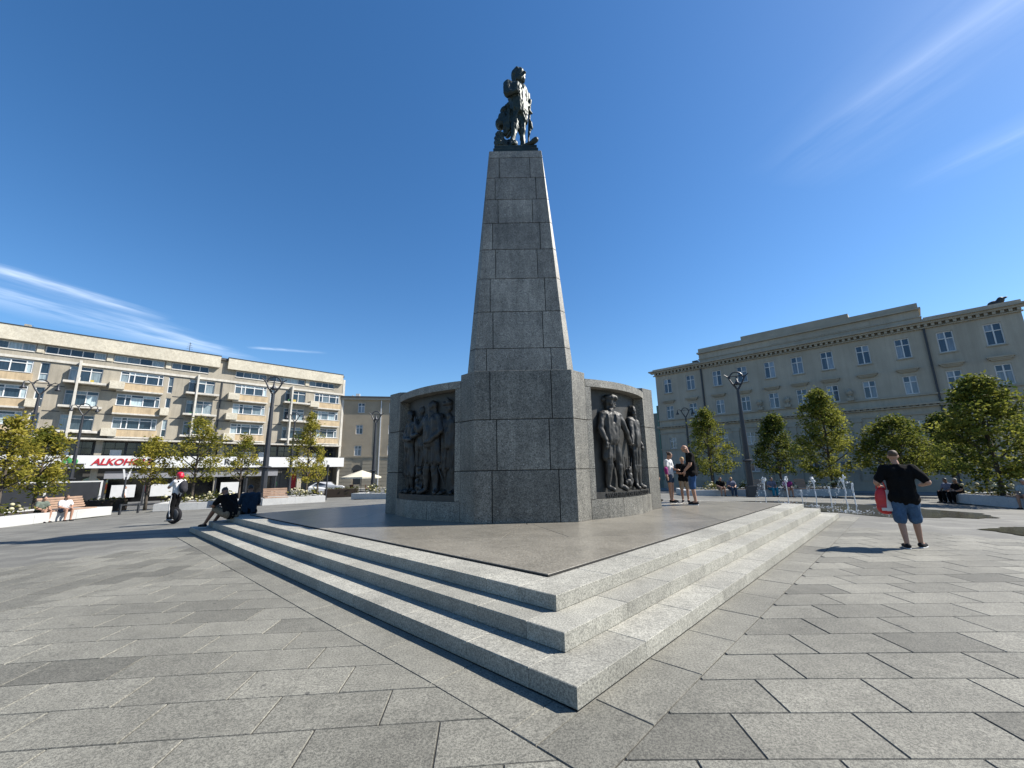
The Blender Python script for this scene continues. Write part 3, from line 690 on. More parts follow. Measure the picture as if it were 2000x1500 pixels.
# coat skirts, legs, boots
for cx in (600, 650, 700, 750, 800): S.caps(sp(660 + (cx - 660) * .6, 720, -.05), sp(cx, 880, -.08 + .0008 * abs(cx - 700)), .15, .10)
S.caps(sp(600, 700, .05), sp(560, 960, .15), .16, .12)
S.caps(sp(660, 820, -.08), sp(640, 1010, -.15), .15, .115); S.caps(sp(640, 1010, -.15), sp(585, 1240, -.20), .115, .08); S.caps(sp(575, 1258, -.2), sp(620, 1268, -.40), .08, .07)
S.caps(sp(755, 820, 0), sp(745, 1030, -.04), .155, .12); S.caps(sp(745, 1030, -.04), sp(765, 1240, 0), .115, .085); S.caps(sp(770, 1258, 0), sp(800, 1268, -.25), .085, .075)
S.caps(sp(640, 985, -.15), sp(635, 1010, -.15), .135, .13); S.caps(sp(745, 1005, -.04), sp(745, 1030, -.04), .14, .135)
for (x0, y0, x1, y1, d) in ((655, 500, 690, 780, -.34), (700, 500, 725, 780, -.3), (745, 520, 760, 790, -.26), (620, 540, 640, 760, -.3), (690, 820, 640, 900, -.26), (760, 830, 790, 900, -.2)): S.caps(sp(x0, y0, d), sp(x1, y1, d + .05), .035, .04, 6)
ob('figure', folds(remeshed(S, 'figure', .024, 1), .038, (9, 9, 2.2)), BRONZE2, st)
S = MB()   # cannon, drapery and sheaf behind the figure's leg
S.ell(sp(455, 800, .15), (.15, .22, .24)); S.ell(sp(412, 880, .1), (.16, .2, .2)); S.ell(sp(540, 800, .12), (.20, .22, .34)); S.ell(sp(530, 960, .1), (.16, .22, .26)); S.caps(sp(470, 700, .1), sp(560, 640, .1), .12, .14)
S.caps(sp(560, 760, -.15), sp(540, 1000, -.1), .07, .09); S.caps(sp(480, 800, -.1), sp(500, 1040, -.05), .06, .09); S.ell(sp(620, 900, .0), (.18, .2, .35))
ob('drapery', folds(remeshed(S, 'drapery', .03, 1), .05, (6, 6, 3), 3.0), BRONZE2, st)
S = MB(); S.ell(sp(415, 1180, -.1), (.17, .2, .34))
for j in range(7):
    for i in range(9):
        a = i / 9 * 6.283 + j * .35; r = .17 * math.sqrt(max(.05, 1 - ((j - 3) / 4.2) ** 2)); c = sp(415, 1270 - j * 33, -.1); S.ell(c + V3((math.cos(a) * r, math.sin(a) * r * 1.1, 0)), (.045, .045, .04), None, 7, 5)
S.ell(sp(500, 1210, -.05), (.14, .2, .24)); S.ell(sp(640, 1250, -.3), (.11, .11, .14)); S.ell(sp(560, 1180, .1), (.2, .2, .3))
ob('sheaf', remeshed(S, 'sheaf', .024, 1), BRONZE2, st)
S = MB(); S.caps(sp(690, 1290, -.2), sp(920, 1268, -.45), .07, .085); S.caps(sp(905, 1262, -.44), sp(938, 1250, -.46), .095, .10); ob('cannon_barrel', remeshed(S, 'cannon_barrel', .025, 1), BRONZE2, st)
S = MB(); S.caps(sp(868, 600, .05), sp(838, 1245, .25), .05, .028, 8); S.caps(sp(868, 590, .05), sp(870, 640, .05), .075, .05); S.caps(sp(845, 730, -.05), sp(895, 740, .1), .04, .04)
for (x, y) in ((885, 900), (893, 930), (868, 960), (855, 1000), (880, 870)): S.ell(sp(x, y, .1), (.055, .06, .09), None, 8, 6)
S.caps(sp(850, 800, .1), sp(890, 880, .1), .03, .04); ob('sabre', remeshed(S, 'sabre', .02, 1), BRONZE2, st)
random.seed(11)
# ------------------------------------------------ buildings
PLAS = plain('grey_plaster', (0.30, 0.27, 0.215), .9, 0, .16, .5, .2, 30, fine=.14, streak=.22)
CREAM = granite('cream_stone_panel', (0.40, 0.36, 0.28), (0.56, 0.52, 0.42), .85, 3.0, .3, .16, .05, .5)
ORNG = plain('ochre_parapet', (0.42, 0.325, 0.205), .9, 0, .2, 1.2, .1, 40, fine=.12, streak=.25)
WHITEP = plain('white_frame', (0.55, 0.55, 0.54), .5, 0, .06); SLABW = plain('white_slab', (0.48, 0.455, 0.40), .85, 0, .18, 1.5, .1, 30, fine=.1, streak=.2)
SHADOWW = plain('shadow_dark_shopfront', (0.045, 0.043, 0.04), .5, 0, .3, 1.0); DARKM = plain('dark_metal', (0.035, 0.037, 0.042), .5, .3, .15); ROOF = plain('roof_felt', (0.06, 0.06, 0.062), .9)  # SHADOWW: shade of the recessed shop floor put into its dark colour
SIGNW = plain('white_sign_panel', (0.54, 0.54, 0.53), .5, 0, .05); RED = plain('red_letter', (0.34, 0.012, 0.02), .45); GRN = plain('green_leaf_sign', (0.03, 0.22, 0.06), .5); BLACKP = plain('black_letter', (0.012, 0.012, 0.012), .5)
BEIGE = plain('beige_plaster', (0.345, 0.312, 0.25), .9, 0, .14, .35, .15, 25, fine=.08, streak=.16); BEIGE2 = plain('beige_moulding', (0.31, 0.28, 0.222), .85, 0, .15, 1.0)
BRWN = plain('brown_plaster', (0.30, 0.25, 0.18), .9, 0, .15, .5, .15, 25, fine=.1); RUST = plain('rusticated_plaster', (0.27, 0.235, 0.175), .9, 0, .15, .7, .1, 25)
def glass(name, dark, light, rough=.06, bias=.5):
    m, nt, b = _base(name); oi = _n(nt, 'ShaderNodeObjectInfo'); pos = _n(nt, 'ShaderNodeNewGeometry').outputs['Position']
    f = _map(nt, oi.outputs['Random'], bias, 1, 0, 1)
    c = _mixc(nt, f, dark, light); mp = _n(nt, 'ShaderNodeMapping'); mp.inputs['Scale'].default_value = (6, 6, .6); nt.links.new(pos, mp.inputs[0])
    c = _mul(nt, c, _map(nt, _noise(nt, 1.5, 3, .6, mp.outputs[0]), .3, .7, .65, 1.25))
    nt.links.new(c, b.inputs['Base Color']); b.inputs['Roughness'].default_value = rough; b.inputs['Specular IOR Level'].default_value = .6; return m
GL = glass('window_glass', (0.02, 0.035, 0.05), (0.40, 0.48, 0.50), .08, .42); GL2 = glass('office_glass', (0.025, 0.045, 0.075), (0.24, 0.28, 0.33), .06, .45); GLD = glass('dark_glass', (0.008, 0.009, 0.011), (0.03, 0.033, 0.037), .1, .6)

def holed_wall(mb, u0, u1, z0, z1, holes, y=0.0, depth=.22):
    us = sorted({u0, u1, *[h[0] for h in holes], *[h[1] for h in holes]}); zs = sorted({z0, z1, *[h[2] for h in holes], *[h[3] for h in holes]})
    us = [u for u in us if u0 <= u <= u1]; zs = [z for z in zs if z0 <= z <= z1]
    for i in range(len(us) - 1):
        for j in range(len(zs) - 1):
            cu, cz_ = (us[i] + us[i + 1]) / 2, (zs[j] + zs[j + 1]) / 2
            if any(h[0] < cu < h[1] and h[2] < cz_ < h[3] for h in holes): continue
            mb.quad((us[i + 1], y, zs[j]), (us[i], y, zs[j]), (us[i], y, zs[j + 1]), (us[i + 1], y, zs[j + 1]))
    for a, b, c, d in holes:
        for p, q in (((a, c), (a, d)), ((a, d), (b, d)), ((b, d), (b, c)), ((b, c), (a, c))):
            mb.quad((p[0], y, p[1]), (q[0], y, q[1]), (q[0], y - depth, q[1]), (p[0], y - depth, p[1]))
def window(parent, u0, u1, z0, z1, y, mull, trans, frame=.07, mat=WHITEP, gl=GL, name='window'):
    """frame with uprights at the given fractions and one cross bar; each pane its own piece"""
    mb = MB(); d = .05; w = u1 - u0
    mb.box(u0, u1, y - d, y, z0, z0 + frame); mb.box(u0, u1, y - d, y, z1 - frame, z1); mb.box(u0, u0 + frame, y - d, y, z0 + frame, z1 - frame); mb.box(u1 - frame, u1, y - d, y, z0 + frame, z1 - frame)
    xs = [u0 + frame * .5] + [u0 + w * m for m in mull] + [u1 - frame * .5]
    for m in mull: mb.box(u0 + w * m - frame * .55, u0 + w * m + frame * .55, y - d, y + .004, z0 + frame, z1 - frame)
    zt = z0 + (z1 - z0) * trans if trans else None
    if zt: mb.box(u0 + frame, u1 - frame, y - d, y + .008, zt - frame * .45, zt + frame * .45)
    o = mb.build(name, mat, parent)
    for i in range(len(xs) - 1):
        for a, b in (((z0 + .01, zt), (zt, z1 - .01)) if zt else ((z0 + .01, z1 - .01),)):
            p = MB(); p.quad((xs[i + 1], y - d - .004, a), (xs[i], y - d - .004, a), (xs[i], y - d - .004, b), (xs[i + 1], y - d - .004, b)); p.build('pane', gl, o)
    return o
def part(parent, name, mat, *boxes, rb=0):
    mb = MB()
    for b in boxes:
        if rb: mb.rbox(*b, rb)
        else: mb.box(*b)
    return mb.build(name, mat, parent)
def wall_text(parent, name, body, size, u, z, y, mat, shear=0, offset=0, width=None, ext=.03):
    me = text_mesh(name, body, size, ext, shear, offset)
    if width:
        xs = [v.co.x for v in me.vertices]; k = width / (max(xs) - min(xs))
        for v in me.vertices: v.co.x *= k
    for v in me.vertices: v.co = (u - v.co.x, y + v.co.z, z + v.co.y)
    me.update(); return ob(name, me, mat, parent)

# --- long apartment block on the left; u runs left along the facade, y towards the square
ZG = -0.9; AB = thing('apartment_block', 'long beige apartment block with ribbon windows and shops below, on the left', 'building', (-28.22, 66.87, ZG), math.atan2(-.712, -.702))
def H(z): return z - ZG
ULEN = 52.0
mb = MB()
holes = []
W_ = [(.5, 4.4), (11.1, 15.1), (22.8, 26.8), (33.7, 37.7), (44.6, 48.6)]; B_ = [(5.7, 8.6, 7.9), (17.4, 20.2, 19.4), (28.3, 31.0, 30.2), (39.3, 42.0, 41.2)]; D_ = [(10.0, 10.6), (21.8, 22.3), (32.5, 33.2), (43.4, 44.1)]
FL = (11.60, 8.83, 6.06)
for f in FL:
    for a, b in W_: holes.append((a, b, H(f + 1.12), H(f + 2.52)))
    for a, b, c in B_: holes.append((a, b, H(f + .75), H(f + 2.5)))
    for a, b in D_: holes.append((a, b, H(f + .35), H(f + 2.5)))
TOPW = [(1.4, 5.3), (6.0, 11.0), (11.3, 15.2), (18.3, 22.2), (22.95, 27.6), (28.3, 33.1), (33.8, 38.6), (39.3, 44.0), (44.7, 50.0)]
for a, b in TOPW: holes.append((a, b, H(15.12), H(15.98)))
holed_wall(mb, 0, ULEN, H(5.98), H(17.2), holes, 0, .3)
mb.quad((0, 0, 0), (0, -12, 0), (0, -12, H(17.2)), (0, 0, H(17.2)))
mb.quad((0, -.28, H(5.98)), (0, -.28, 0), (0, -12, 0), (0, -12, H(5.98)))
mb.build('wall', PLAS, AB)
part(AB, 'roof', ROOF, (0.0, ULEN, -12, .3, H(17.2), H(17.5)))
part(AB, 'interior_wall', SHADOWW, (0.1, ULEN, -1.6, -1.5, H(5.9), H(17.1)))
part(AB, 'end_strip', SLABW, (-.35, 0, -.4, .05, 0, H(16.9)))
part(AB, 'fascia', CREAM, (0.25, 16.3, .02, .5, H(16.05), H(17.6)), rb=.01); part(AB, 'fascia', CREAM, (17.2, ULEN, .02, .5, H(16.05), H(17.65)), rb=.01)
part(AB, 'coping', DARKM, (0.2, 16.35, 0, .56, H(17.6), H(17.66))); part(AB, 'coping', DARKM, (17.15, ULEN, 0, .56, H(17.65), H(17.71)))
part(AB, 'string_course', SLABW, (-.1, ULEN, .003, .14, H(14.22), H(14.5)))
for u in (5.65, 22.55, 27.95, 33.45, 38.95, 44.35): part(AB, 'pier', CREAM, (u - .26, u + .26, .004, .10, H(15.1), H(16.05)))
for a, b in TOPW:
    part(AB, 'sill', SLABW, (a, b, .0, .08, H(15.05), H(15.12)))
    n = max(3, round((b - a) / 1.05)); window(AB, a, b, H(15.12), H(15.98), -.08, [i / n for i in range(1, n)], None, .08, WHITEP, GL)
random.seed(23)
for fi, f in enumerate(FL):
    for a, b in ((8.75, 9.9), (15.2, 17.3), (20.3, 21.7), (26.95, 28.2), (31.1, 32.4), (37.8, 39.2)): part(AB, 'floor_joint', DARKM, (a, b, .002, .03, H(f - .06), H(f + .02)))
    for k, (a, b) in enumerate(W_):
        par = part(AB, 'parapet', ORNG, (a - .1, b + .15, .003, .55, H(f + .2), H(f + 1.05)), rb=.01)
        part(AB, 'sill', WHITEP, (a, b, .0, .6, H(f + 1.05), H(f + 1.11)))
        part(AB, 'slab_edge', SLABW, (a - .1, b + .15, .003, .62, H(f + .02), H(f + .19)))
        left = not (k in (2, 3) and fi == 1)
        bx = (b - .5, b + .8) if left else (a - .9, a - .05)
        part(AB, 'balcony_panel', CREAM, (bx[0], bx[1], .004, .95, H(f + .18), H(f + 1.08)), rb=.01)
        window(AB, a, b, H(f + 1.12), H(f + 2.52), -.03, [.12, .40, .68, .80], .74, .09)
    for a, b, c in B_:
        window(AB, a, b, H(f + .75), H(f + 2.5), -.10, [.36, .68], .74, .08)
        part(AB, 'balcony', SLABW, (a - .45, b + .3, .003, .95, H(f + .42), H(f + .66)), rb=.01)
        part(AB, 'balcony_plaster_strip', PLAS, (a, b, .004, .10, H(f + .02), H(f + .3)))  # plain plaster strip on the wall below the balcony slab
    for a, b in D_: window(AB, a, b, H(f + .35), H(f + 2.5), -.08, [], .42, .08)
for a, b, c in B_: part(AB, 'fin', SLABW, (c - .10, c + .10, .002, 1.05, H(5.98), H(14.6)))
part(AB, 'downpipe', DARKM, (16.55, 16.68, .01, .12, H(6.0), H(14.2)))
part(AB, 'soffit_slab', SLABW, (-.1, ULEN, -2.2, .75, H(5.80), H(5.98)))
# mezzanine glazing, sign band, shops
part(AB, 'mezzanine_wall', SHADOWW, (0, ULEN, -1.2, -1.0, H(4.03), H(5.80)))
random.seed(5)
u = .5
while u < ULEN - 3:
    window(AB, u, u + 2.6, H(4.2), H(5.65), -.9, [.34, .67], .5, .05, DARKM, GLD); u += 2.75
for u, w in ((3.0, .7), (4.1, .8), (10.3, .8), (12, .9), (25.5, 1.0), (29.8, .9), (33, 1.0)): part(AB, 'white_board', SIGNW, (u, u + w, -.86, -.84, H(4.1), H(4.75)))
for u in (5.5, 15.8, 27.5, 38.0): part(AB, 'column', PLAS, (u - .3, u + .3, -.75, -.25, 0, H(5.8)))
part(AB, 'sign_band', SIGNW, (-.6, ULEN, .5, .9, H(2.62), H(4.02)), rb=.01)
part(AB, 'canopy', SLABW, (-.6, ULEN, -1.0, .5, H(2.66), H(2.9)))
wall_text(AB, 'sign_letters', 'ALKOHOLE', 1.0, 25.3, H(3.28), .93, RED, .25, .03, 5.3)
wall_text(AB, 'sign_letters', 'Royal Hair', 1.05, 13.1, H(3.30), .93, BLACKP, 0, .006, 4.6)
part(AB, 'logo_plate', BLACKP, (28.4, 31.0, .91, .95, H(2.75), H(3.12)))
lg = MB()
for du, dz, r in ((.1, .35, .3), (.55, .25, .28), (-.35, .3, .26), (.3, .62, .22), (-.1, .55, .2)): lg.ell((29.4 + du, .95, H(3.05 + dz)), (r * .6, .03, r))
lg.build('leaf_logo', GRN, AB, True)
wall_text(AB, 'plate_letters', 'SKLEP', .3, 29.7, H(2.93), .96, SIGNW, 0, .004, 2.0) if False else None
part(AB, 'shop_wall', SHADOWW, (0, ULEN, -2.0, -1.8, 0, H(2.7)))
def poster_mat():
    m, nt, b = _base('shop_poster'); pos = _n(nt, 'ShaderNodeNewGeometry').outputs['Position']; vo = _n(nt, 'ShaderNodeTexVoronoi'); vo.inputs['Scale'].default_value = 1.7; nt.links.new(pos, vo.inputs['Vector'])
    sp_ = _n(nt, 'ShaderNodeSeparateColor'); nt.links.new(vo.outputs['Color'], sp_.inputs[0]); rp = _n(nt, 'ShaderNodeValToRGB'); nt.links.new(sp_.outputs[0], rp.inputs[0])
    cr = rp.color_ramp; cr.interpolation = 'CONSTANT'
    for i, (p, c) in enumerate(((0, (.45, .25, .03)), (.25, (.40, .06, .02)), (.5, (.48, .34, .05)), (.7, (.22, .02, .03)), (.85, (.20, .30, .10)))):
        e = cr.elements[i] if i < 2 else cr.elements.new(p); e.position = p; e.color = (*c, 1)
    nt.links.new(rp.outputs[0], b.inputs['Base Color']); b.inputs['Roughness'].default_value = .3; return m
POST = poster_mat(); POSTTOP = plain('poster_sky', (.26, .34, .30), .4)
for u in (21.0, 23.4, 25.6, 27.6, 30.4):
    pm = MB(); w = .78; pts = [(u - w, H(-.25)), (u + w, H(-.25))] + [(u + w * math.cos(t * math.pi / 10), H(1.15) + w * .62 * math.sin(t * math.pi / 10)) for t in range(11)]
    pm.add([(p[0], -1.72, p[1]) for p in pts], [tuple(range(len(pts)))]); pm.build('poster', POST, AB)
    t = MB(); pts = [(u + w * math.cos(q * math.pi / 10), H(1.0) + (w * .62 + .15) * math.sin(q * math.pi / 10)) for q in range(11)]; t.add([(p[0], -1.715, p[1]) for p in pts], [tuple(range(11))]); t.build('poster_top', POSTTOP, AB)
for u in (1.0, 3.6, 6.6, 9.2, 12.0, 14.6, 17.4): window(AB, u, u + 2.2, H(-.6), H(2.3), -1.75, [.5], .82, .06, DARKM, GLD, 'shop_window')
random.seed(77)
BC = [plain('shop_board_%s' % n_, c_, .5) for n_, c_ in (('yellow', (.4, .3, .05)), ('blue', (.04, .10, .25)), ('white', (.45, .45, .43)), ('orange', (.4, .14, .03)), ('green', (.06, .2, .07)))]
for k in range(26):
    u = random.uniform(.8, 46); z_ = random.uniform(-.4, 1.9); w = random.uniform(.25, .8); h_ = random.uniform(.2, .7)
    if 20 < u < 32 and z_ < 1.8: continue
    part(AB, 'shop_board', random.choice(BC), (u, u + w, -1.69, -1.66, H(z_), H(z_) + h_))
for k in range(12):
    a, b, c = random.choice(B_); f = random.choice(FL); u = random.uniform(a, b - .5)
    part(AB, 'balcony_box', random.choice(BC + [GRN, PLAS]), (u, u + random.uniform(.25, .6), .5, .8, H(f + .665), H(f + .665) + random.uniform(.15, .45)))
part(AB, 'door', RED, (5.2, 6.3, -1.76, -1.70, 0, H(1.6)))
part(AB, 'plinth_wall', PLAS, (19.0, 34, -1.70, -1.45, 0, H(-.35)))
# roof furniture
def antenna(u, z, h):
    mb = MB(); mb.tube([(u, -2, z), (u, -2, z + h)], .03, 6)
    for k in range(4): mb.tube([(u - .35 + k * .05, -2, z + h * (.55 + .13 * k)), (u + .35 - k * .05, -2, z + h * (.55 + .13 * k))], .018, 5)
    mb.build('antenna', DARKM, AB)
antenna(20.5, H(17.5), 2.0); antenna(34.7, H(17.6), .9)
part(AB, 'chimney', PLAS, (34.6, 35.1, -1.5, -1.0, H(17.5), H(18.3))); part(AB, 'chimney', PLAS, (.5, 1.2, -3, -2.2, H(17.5), H(17.9)))

# --- narrow brown house at the end of the block
NB = thing('brown_house', 'narrow brown plastered house with arched doorway beside the apartment block', 'house', (-28.0, 67.1, ZG), math.atan2(.2, .98) + math.pi)
# u runs left, so features to the right of the corner have negative u
mb = MB(); NW = [(-3.4, -2.3, 11.4, 13.1), (-3.25, -2.15, 7.85, 9.4), (-3.2, -2.1, 4.35, 6.0)]
more = [(-8.4, -7.3, a[2], a[3]) for a in NW] + [(-12.9, -11.8, a[2], a[3]) for a in NW]
holed_wall(mb, -15, 0.3, 0, H(13.9), [(a, b, H(c), H(d)) for a, b, c, d in NW + more] + [(-3.3, -2.1, H(-.2), H(2.0))], 0, .25)
mb.quad((.3, 0, 0), (.3, -8, 0), (.3, -8, H(13.9)), (.3, 0, H(13.9))); mb.quad((-15, 0, 0), (-15, -8, 0), (-15, -8, H(13.9)), (-15, 0, H(13.9))); mb.build('wall', BRWN, NB)
part(NB, 'rusticated_band', RUST, (-15, .3, .003, .05, H(-.9), H(-.42)))
for k in range(8):
    for a, b in ((-15, -3.5), (-1.9, .3)): part(NB, 'rusticated_band', RUST, (a, b, .003, .05, H(-.35 + k * .55), H(-.35 + k * .55 + .48)))
part(NB, 'string_course', RUST, (-15, .3, .002, .12, H(4.05), H(4.25))); part(NB, 'cornice', BEIGE2, (-15, .3, .002, .30, H(13.55), H(13.9))); part(NB, 'roof', ROOF, (-15.1, .35, -8, .4, H(13.9), H(14.15)))
for a, b, c, d in NW + more: window(NB, a, b, H(c), H(d), -.12, [.5], .66, .10, WHITEP, GL2)
ar = MB(); pts = [(-2.7 + .78 * math.cos(t * math.pi / 12), H(2.0) + .9 * math.sin(t * math.pi / 12)) for t in range(13)]; ar.add([(p[0], .06, p[1]) for p in pts] + [(p[0], -.1, p[1]) for p in pts], [tuple(range(13))] + [(i, i + 1, 14 + i, 13 + i) for i in range(12)]); ar.build('arch_window', SHADOWW, NB)
part(NB, 'door', SHADOWW, (-3.3, -2.1, -.24, -.2, H(-.2), H(2.0))); part(NB, 'downpipe', WHITEP, (-6.1, -5.95, .02, .16, 0, H(13.5)))
part(NB, 'chimney', WHITEP, (-2.2, -1.6, -2, -1.5, H(14.1), H(14.9))); part(NB, 'chimney', WHITEP, (-1.2, -.9, -2, -1.6, H(14.1), H(14.6)))

# --- classical building on the right
CB = thing('classical_building', 'beige neoclassical building with white cross windows and stepped attic, on the right', 'building', (18.66, 49.08, ZG), math.atan2(.701, -.713))
WU = (-.35, -3.09, -6.03, -8.6, -11.2, -13.6, -16.0, -18.65, -21.3, -23.9, -26.5)
mb = MB(); hs = []
for u in WU:
    hs += [(u - .48, u + .48, H(10.38), H(12.12)), (u - .44, u + .44, H(7.25), H(8.83)), (u - .40, u + .40, H(3.73), H(5.06)), (u - .45, u + .45, H(.98), H(1.85))]
holed_wall(mb, -28.1, 1.1, 0, H(13.3), hs, 0, .22)
mb.quad((1.1, 0, 0), (1.1, -14, 0), (1.1, -14, H(13.3)), (1.1, 0, H(13.3))); mb.quad((-28.1, 0, 0), (-28.1, -14, 0), (-28.1, -14, H(13.3)), (-28.1, 0, H(13.3))); mb.build('wall', BEIGE, CB)
part(CB, 'roof', ROOF, (-28.2, 1.2, -14, .1, H(13.3), H(13.45)))
for u in WU:
    window(CB, u - .48, u + .48, H(10.38), H(12.12), -.10, [.5], .66, .075, WHITEP, GL2); part(CB, 'sill', BEIGE2, (u - .55, u + .55, .002, .1, H(10.27), H(10.37)))
    window(CB, u - .44, u + .44, H(7.25), H(8.83), -.10, [.5], .66, .075, WHITEP, GL2)
    part(CB, 'window_hood', BEIGE2, (u - .72, u + .72, .002, .34, H(9.34), H(9.46)), (u - .64, u + .64, .003, .24, H(9.22), H(9.34)), (u - .52, u + .52, .004, .16, H(9.12), H(9.22)))
    window(CB, u - .40, u + .40, H(3.73), H(5.06), -.10, [.5], .62, .07, WHITEP, GL2); window(CB, u - .45, u + .45, H(.98), H(1.85), -.10, [.5], None, .07, WHITEP, GL2); part(CB, 'sill', BEIGE2, (u - .58, u + .58, .002, .12, H(.86), H(.97)))
part(CB, 'cornice', BEIGE2, (-28.35, 1.5, .002, .42, H(12.95), H(13.12)), (-28.5, 1.7, .003, .62, H(13.12), H(13.26)), (-28.2, 1.3, .002, .2, H(12.62), H(12.72)))
u = -28.1
while u < 1.2: part(CB, 'dentil', BEIGE2, (u, u + .2, .003, .34, H(12.73), H(12.95))); u += .42
part(CB, 'attic', BEIGE, (-22.75, -4.4, -2.0, .12, H(13.26), H(14.35))); part(CB, 'attic_cornice', BEIGE2, (-22.9, -4.25, -2.1, .34, H(14.35), H(14.5)), (-22.75, -4.4, -2.0, .16, H(14.5), H(14.95)), (-18.15, -8.97, -1.9, .12, H(14.95), H(15.34)), (-22.85, -4.3, -2.02, .2, H(13.66), H(13.74)))
part(CB, 'attic_panel', BEIGE2, (-19.5, -11.6, .123, .16, H(13.78), H(14.16)))
part(CB, 'parapet', BEIGE, (-28.2, -22.9, -1.5, .2, H(13.26), H(13.55))); part(CB, 'parapet', BEIGE, (-4.2, 1.3, -1.5, .2, H(13.26), H(13.48)))
part(CB, 'string_course', BEIGE2, (-28.2, 1.2, .002, .16, H(7.04), H(7.18))); part(CB, 'lower_cornice', BEIGE2, (-28.3, 1.3, .002, .40, H(6.26), H(6.42)), (-28.2, 1.2, .003, .26, H(6.10), H(6.18)), (-28.15, 1.15, .002, .1, H(5.5), H(5.62)))
u = -28.1
while u < 1.1: part(CB, 'dentil', BEIGE2, (u, u + .18, .004, .26, H(6.18), H(6.26))); u += .40
part(CB, 'string_course', BEIGE2, (-28.2, 1.2, .002, .10, H(3.58), H(3.70))); part(CB, 'base_course', BEIGE2, (-28.2, 1.2, .002, .12, 0, H(.1)))
for u in (-7.3, -9.9, -12.4, -14.8, -17.3, -20.0): part(CB, 'pilaster', BEIGE2, (u - .3, u + .3, .003, .18, H(.1), H(5.5)), (u - .4, u + .4, .004, .24, H(5.2), H(5.5)))
for u in (-9.9, -12.35, -14.8, -17.2):
    mb = MB(); mb.lathe([(.12, 0), (.16, .08), (.10, .16), (.24, .36), (.28, .55), (.16, .68), (.05, .85)], 10, (u, .2, H(7.45))); mb.box(u - .26, u + .26, .02, .4, H(7.18), H(7.46)); mb.build('urn', BEIGE2, CB)
for u in (-4.43, -22.8): part(CB, 'downpipe', DARKM, (u - .07, u + .07, .02, .16, 0, H(12.6)))
part(CB, 'corner_pipe', plain('verdigris_pipe', (.10, .17, .13), .7), (1.12, 1.30, -.2, .05, 0, H(9.0)))
mb = MB(); mb.ell((-27.0, -.6, H(13.75)), (.4, .3, .25)); mb.ell((-27.35, -.6, H(13.95)), (.22, .2, .28)); mb.caps((-27.4, -.6, H(14.05)), (-27.7, -.6, H(14.12)), .12, .07); mb.box(-27.7, -26.5, -.9, -.3, H(13.5), H(13.62)); ob('roof_sculpture', remeshed(mb, 'roof_sculpture', .06, 1), BRONZE, CB)
part(CB, 'chimney', PLAS, (-1.0, -.3, -3, -2.4, H(13.4), H(14.1))); part(CB, 'chimney', PLAS, (.6, 1.0, -2, -1.5, H(13.4), H(13.9))); part(CB, 'chimney', DARKM, (-3.9, -3.3, -1.2, -.7, H(13.4), H(13.9)))

part(CB, 'side_wing', plain('grey_green_plaster', (.17, .19, .16), .9), (1.32, 6.0, -9, -.7, 0, H(8.2)))
# pavements in front of the houses
def sidewalk(o, u0, u1, y0, y1):
    mb = MB(); mb.box(u0, u1, y0, y1, 0, .12); s = structure(mb.build('sidewalk', plain('sidewalk_slabs', (.20, .195, .18), .85, 0, .15, .8, .1, 30, fine=.1) if 'sidewalk_slabs' not in MAT else MAT['sidewalk_slabs']))
    s.location = o.location; s.rotation_euler = o.rotation_euler
sidewalk(AB, 0, ULEN, -2, 5.0); sidewalk(NB, -15, .3, -.2, 4.0); sidewalk(CB, -30, 3, -.2, 4.5)
# ------------------------------------------------ trees
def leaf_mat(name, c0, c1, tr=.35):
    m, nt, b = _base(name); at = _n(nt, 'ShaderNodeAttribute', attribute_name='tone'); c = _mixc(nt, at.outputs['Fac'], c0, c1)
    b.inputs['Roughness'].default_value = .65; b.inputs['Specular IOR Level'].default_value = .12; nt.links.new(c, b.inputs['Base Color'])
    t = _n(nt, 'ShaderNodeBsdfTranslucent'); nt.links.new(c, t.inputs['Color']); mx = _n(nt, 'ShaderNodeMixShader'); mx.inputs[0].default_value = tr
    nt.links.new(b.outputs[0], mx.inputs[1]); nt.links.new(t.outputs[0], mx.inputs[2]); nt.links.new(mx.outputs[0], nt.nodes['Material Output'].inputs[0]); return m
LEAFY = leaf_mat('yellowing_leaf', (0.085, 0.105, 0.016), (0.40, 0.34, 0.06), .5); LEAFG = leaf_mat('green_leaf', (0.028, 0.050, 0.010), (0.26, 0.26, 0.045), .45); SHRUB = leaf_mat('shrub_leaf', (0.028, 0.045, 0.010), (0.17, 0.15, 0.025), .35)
BARK = plain('bark', (0.065, 0.052, 0.04), .95, 0, .3, 6, .5, 30, fine=.2)
def leaves(mb, c, n, spread, size, tone):
    for _ in range(n):
        p = V3((random.gauss(0, 1), random.gauss(0, 1), random.gauss(0, .8))) * spread + c
        a = V3((random.gauss(0, 1), random.gauss(0, 1), random.gauss(0, .6))).normalized(); b = a.orthogonal().normalized(); b.rotate(Matrix.Rotation(random.uniform(0, 6.28), 3, a))
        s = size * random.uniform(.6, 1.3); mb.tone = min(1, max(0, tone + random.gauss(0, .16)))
        mb.add((p - a * s, p + b * s * .5, p + a * s, p - b * s * .5), ((0, 1, 2, 3),))
